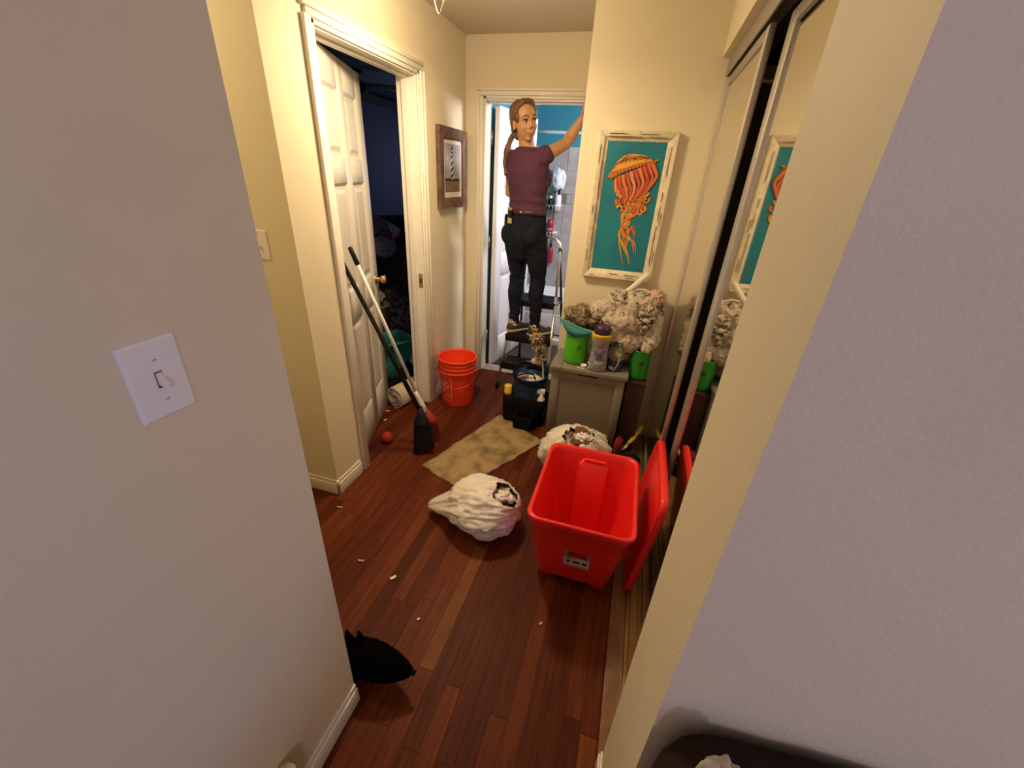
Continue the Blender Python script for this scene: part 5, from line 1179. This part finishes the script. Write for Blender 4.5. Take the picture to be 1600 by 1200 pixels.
# T-shirt
mb = MB()
mb.rings([ering((-.768, 3.0, 1.345), .148, .114), ering((-.769, 3.0, 1.37), .148, .113), ering((-.772, 3.0, 1.42), .138, .107), ering((-.780, 3.0, 1.50), .153, .118), ering((-.785, 3.0, 1.58), .161, .122), ering((-.788, 3.0, 1.65), .166, .102), ering((-.792, 3.0, 1.70), .122, .078), ering((-.797, 2.997, 1.726), .066, .060)], True)
for sg in (-1, 1): mb.ell(Vector((-.783, 3.0, 1.548))+BF*.085+BR*sg*.062, (.070, .070, .068), 18, 14)
for S_, E_ in ((RS, RE), (LS, LE)):
    inn = S_.lerp(Vector((-.786, 3.0, 1.63)), .4); d = (E_-S_).normalized()
    e_ = .042 if S_ is RS else .095; mb.tube([inn, S_, S_+d*e_*.5, S_+d*e_], [.060, .061, .059, .057], 16)
def sf(v, nrm):
    k = max(0, min(1, (1.50-v.z)/.10)); q = v.copy(); q.z *= 3.2
    dd = .0035*(ridge(v, 14, 3)-.5)+k*.012*(ridge(Vector((q.x*.45, q.y*.45, q.z+.5*q.x)), 7.0, 1)-.5)
    u = max(0, 1-((v-RS).length/.16)); dd += u*.008*(ridge(v+Vector((0, 0, v.x)), 17, 9)-.5)
    return v+nrm*dd
remeshed('tshirt', mb, shirt, .0065, person, 3, True, sf)
# jeans
mb = MB()
mb.ell((-.772, 2.990, 1.075), (.085, .092, .085), 18, 14); mb.rings([ering((-.772, 3.0, 1.055), .100, .095), ering((-.770, 2.997, 1.12), .155, .122), ering((-.770, 2.995, 1.19), .163, .127), ering((-.769, 2.997, 1.26), .155, .121), ering((-.768, 3.0, 1.33), .141, .109), ering((-.768, 3.0, 1.352), .139, .108)], True)
for h, k, an in ((Rhip, Rkn, Rank), (Lhip, Lkn, Lank)):
    mb.ell(h-BF*.050+Z*.015, (.082, .082, .088), 18, 14)
    mb.tube([h+Z*.02, h-Z*.05, h.lerp(k, .5), k+Z*.02, k-Z*.03, k.lerp(an, .34)-BF*.012, k.lerp(an, .72), an-Z*.022], [.090, .091, .079, .060, .057, .057, .045, .041], 18)
def jf(v, nrm):
    k = max(0, 1-abs(v.z-.87)/.09)+max(0, 1-abs(v.z-.60)/.09)+.8*max(0, 1-abs(v.z-1.08)/.07); q = v.copy(); q.z *= 3
    return v+nrm*(.0020*nz(v, 22)+.009*k*(ridge(Vector((q.x*.5, q.y*.5, q.z+q.x)), 8, 2)-.5))
remeshed('jeans', mb, denim, .0065, person, 3, True, jf)
# belt, pocket label, stud, holster
rs = [[Vector((-.768, 3.0, z))+BR*a*math.cos(t)+BF*b_*math.sin(t) for z, a, b_ in ((1.322, .1455, .1135), (1.322, .1500, .1180), (1.352, .1470, .1160), (1.352, .1425, .1115))] for t in [2*PI*k/48 for k in range(48)]]
rs.append(rs[0]); bl = MB().rings(rs, True, (False, False)).build('belt', mat('brown_leather', (.055, .020, .013), .45), person)
def onhip(t, z, e=0): return Vector((-.768, 3.0, z))+BR*(.150+e)*math.cos(t)+BF*(.118+e)*math.sin(t)
MB().ell(onhip(rad(-72), 1.337, .002), (.006, .006, .006), 12, 8).build('stud', mat('pearly_stud', (.75, .72, .66), .25), bl)
def patch(name, t0, t1, z0, z1, e, m, par): return MB().rings([[onhip(t0+(t1-t0)*k/5, z0, e), onhip(t0+(t1-t0)*k/5, z0, e+.006), onhip(t0+(t1-t0)*k/5, z1, e+.006), onhip(t0+(t1-t0)*k/5, z1, e)] for k in range(6)], False).build(name, m, par)
patch('belt_clip', rad(-124), rad(-102), 1.276, 1.349, .004, M['black'], bl); patch('clip_top', rad(-125), rad(-100), 1.343, 1.358, .006, mat('tan_tag', (.45, .34, .18), .7), bl); patch('pocket_tag', rad(-117), rad(-99), 1.258, 1.292, .010, mat('cream_tag', (.55, .46, .30), .7), bl)
ho = Vector((-.768, 3.0, 0))-BR*.163-BF*.015; MB().rings([[ho+Vector((0, 0, z))+BF*u*w_-BR*o_ for u, o_ in ((-1, 0), (1, 0), (1, .020), (-1, .020))] for z, w_ in ((1.175, .030), (1.19, .034), (1.29, .034), (1.305, .030))], False).build('phone_holster', M['black'], person, bevel=.004)
# shoes
shoeM = mat('dark_taupe_mesh', (.050, .042, .038), .8, bump=(120, .4)); soleM = mat('off_white_sole', (.55, .50, .44), .6)
for an in (Rank, Lank):
    gz = .4478; heel = Vector((an.x, an.y, 0))-FD*.052; e = Vector((FD.y, -FD.x, 0)); rs = []; sl_ = []
    for q, w_, h_ in ((0, .022, .058), (.02, .031, .076), (.06, .036, .085), (.10, .036, .070), (.15, .041, .052), (.195, .041, .042), (.225, .030, .034), (.24, .012, .026)):
        c_ = heel+FD*q; rs.append([c_-e*w_+Z*(gz+.018), c_-e*w_*1.02+Z*(gz+h_*.55), c_-e*w_*.55+Z*(gz+h_), c_+e*w_*.55+Z*(gz+h_), c_+e*w_*1.02+Z*(gz+h_*.55), c_+e*w_+Z*(gz+.018)])
        w2 = w_+.004; sl_.append([c_-e*w2+Z*gz, c_-e*w2+Z*(gz+.020), c_+e*w2+Z*(gz+.020), c_+e*w2+Z*gz])
    so = MB().rings(rs, True).build('shoe', shoeM, person, bevel=0)
    MB().rings(sl_, True).build('sole', soleM, so)
    MB().tube([heel+FD*(.045+.030*math.cos(t))+e*.033*math.sin(t)+Z*(gz+.086+.004*math.cos(t)) for t in [2*PI*k/20 for k in range(21)]], .006, 8).build('collar', soleM, so)
    MB().tube([an-Z*.065, an-Z*.012], [.034, .036], 14).build('sock', soleM, person)
    lc = MB()
    for k in range(4): c_ = heel+FD*(.10+.022*k); lc.tube([c_-e*.022+Z*(gz+.070-.008*k), c_+Z*(gz+.082-.010*k), c_+e*.022+Z*(gz+.070-.008*k)], .0028, 6)
    stuff(lc.build('laces', soleM, so))

# groups for things of a kind
for pre, g in (('rubbish_bag', 'white rubbish bags'), ('canister', 'green plastic canisters'), ('bath_bottle', 'bottles on the shower caddy'), ('soft_toy', 'black plush bundles'), ('switch_plate', 'wall plates'), ('broom', 'brooms in the left doorway'), ('clothes_pile', 'heaped clothes in the dark room'), ('shirt', 'heaped clothes in the dark room'), ('cleaning_cloth', 'cloths in the cleaning bucket')):
    for o in COL.objects:
        if o.parent is None and o.name.split('.')[0] == pre: o['group'] = g
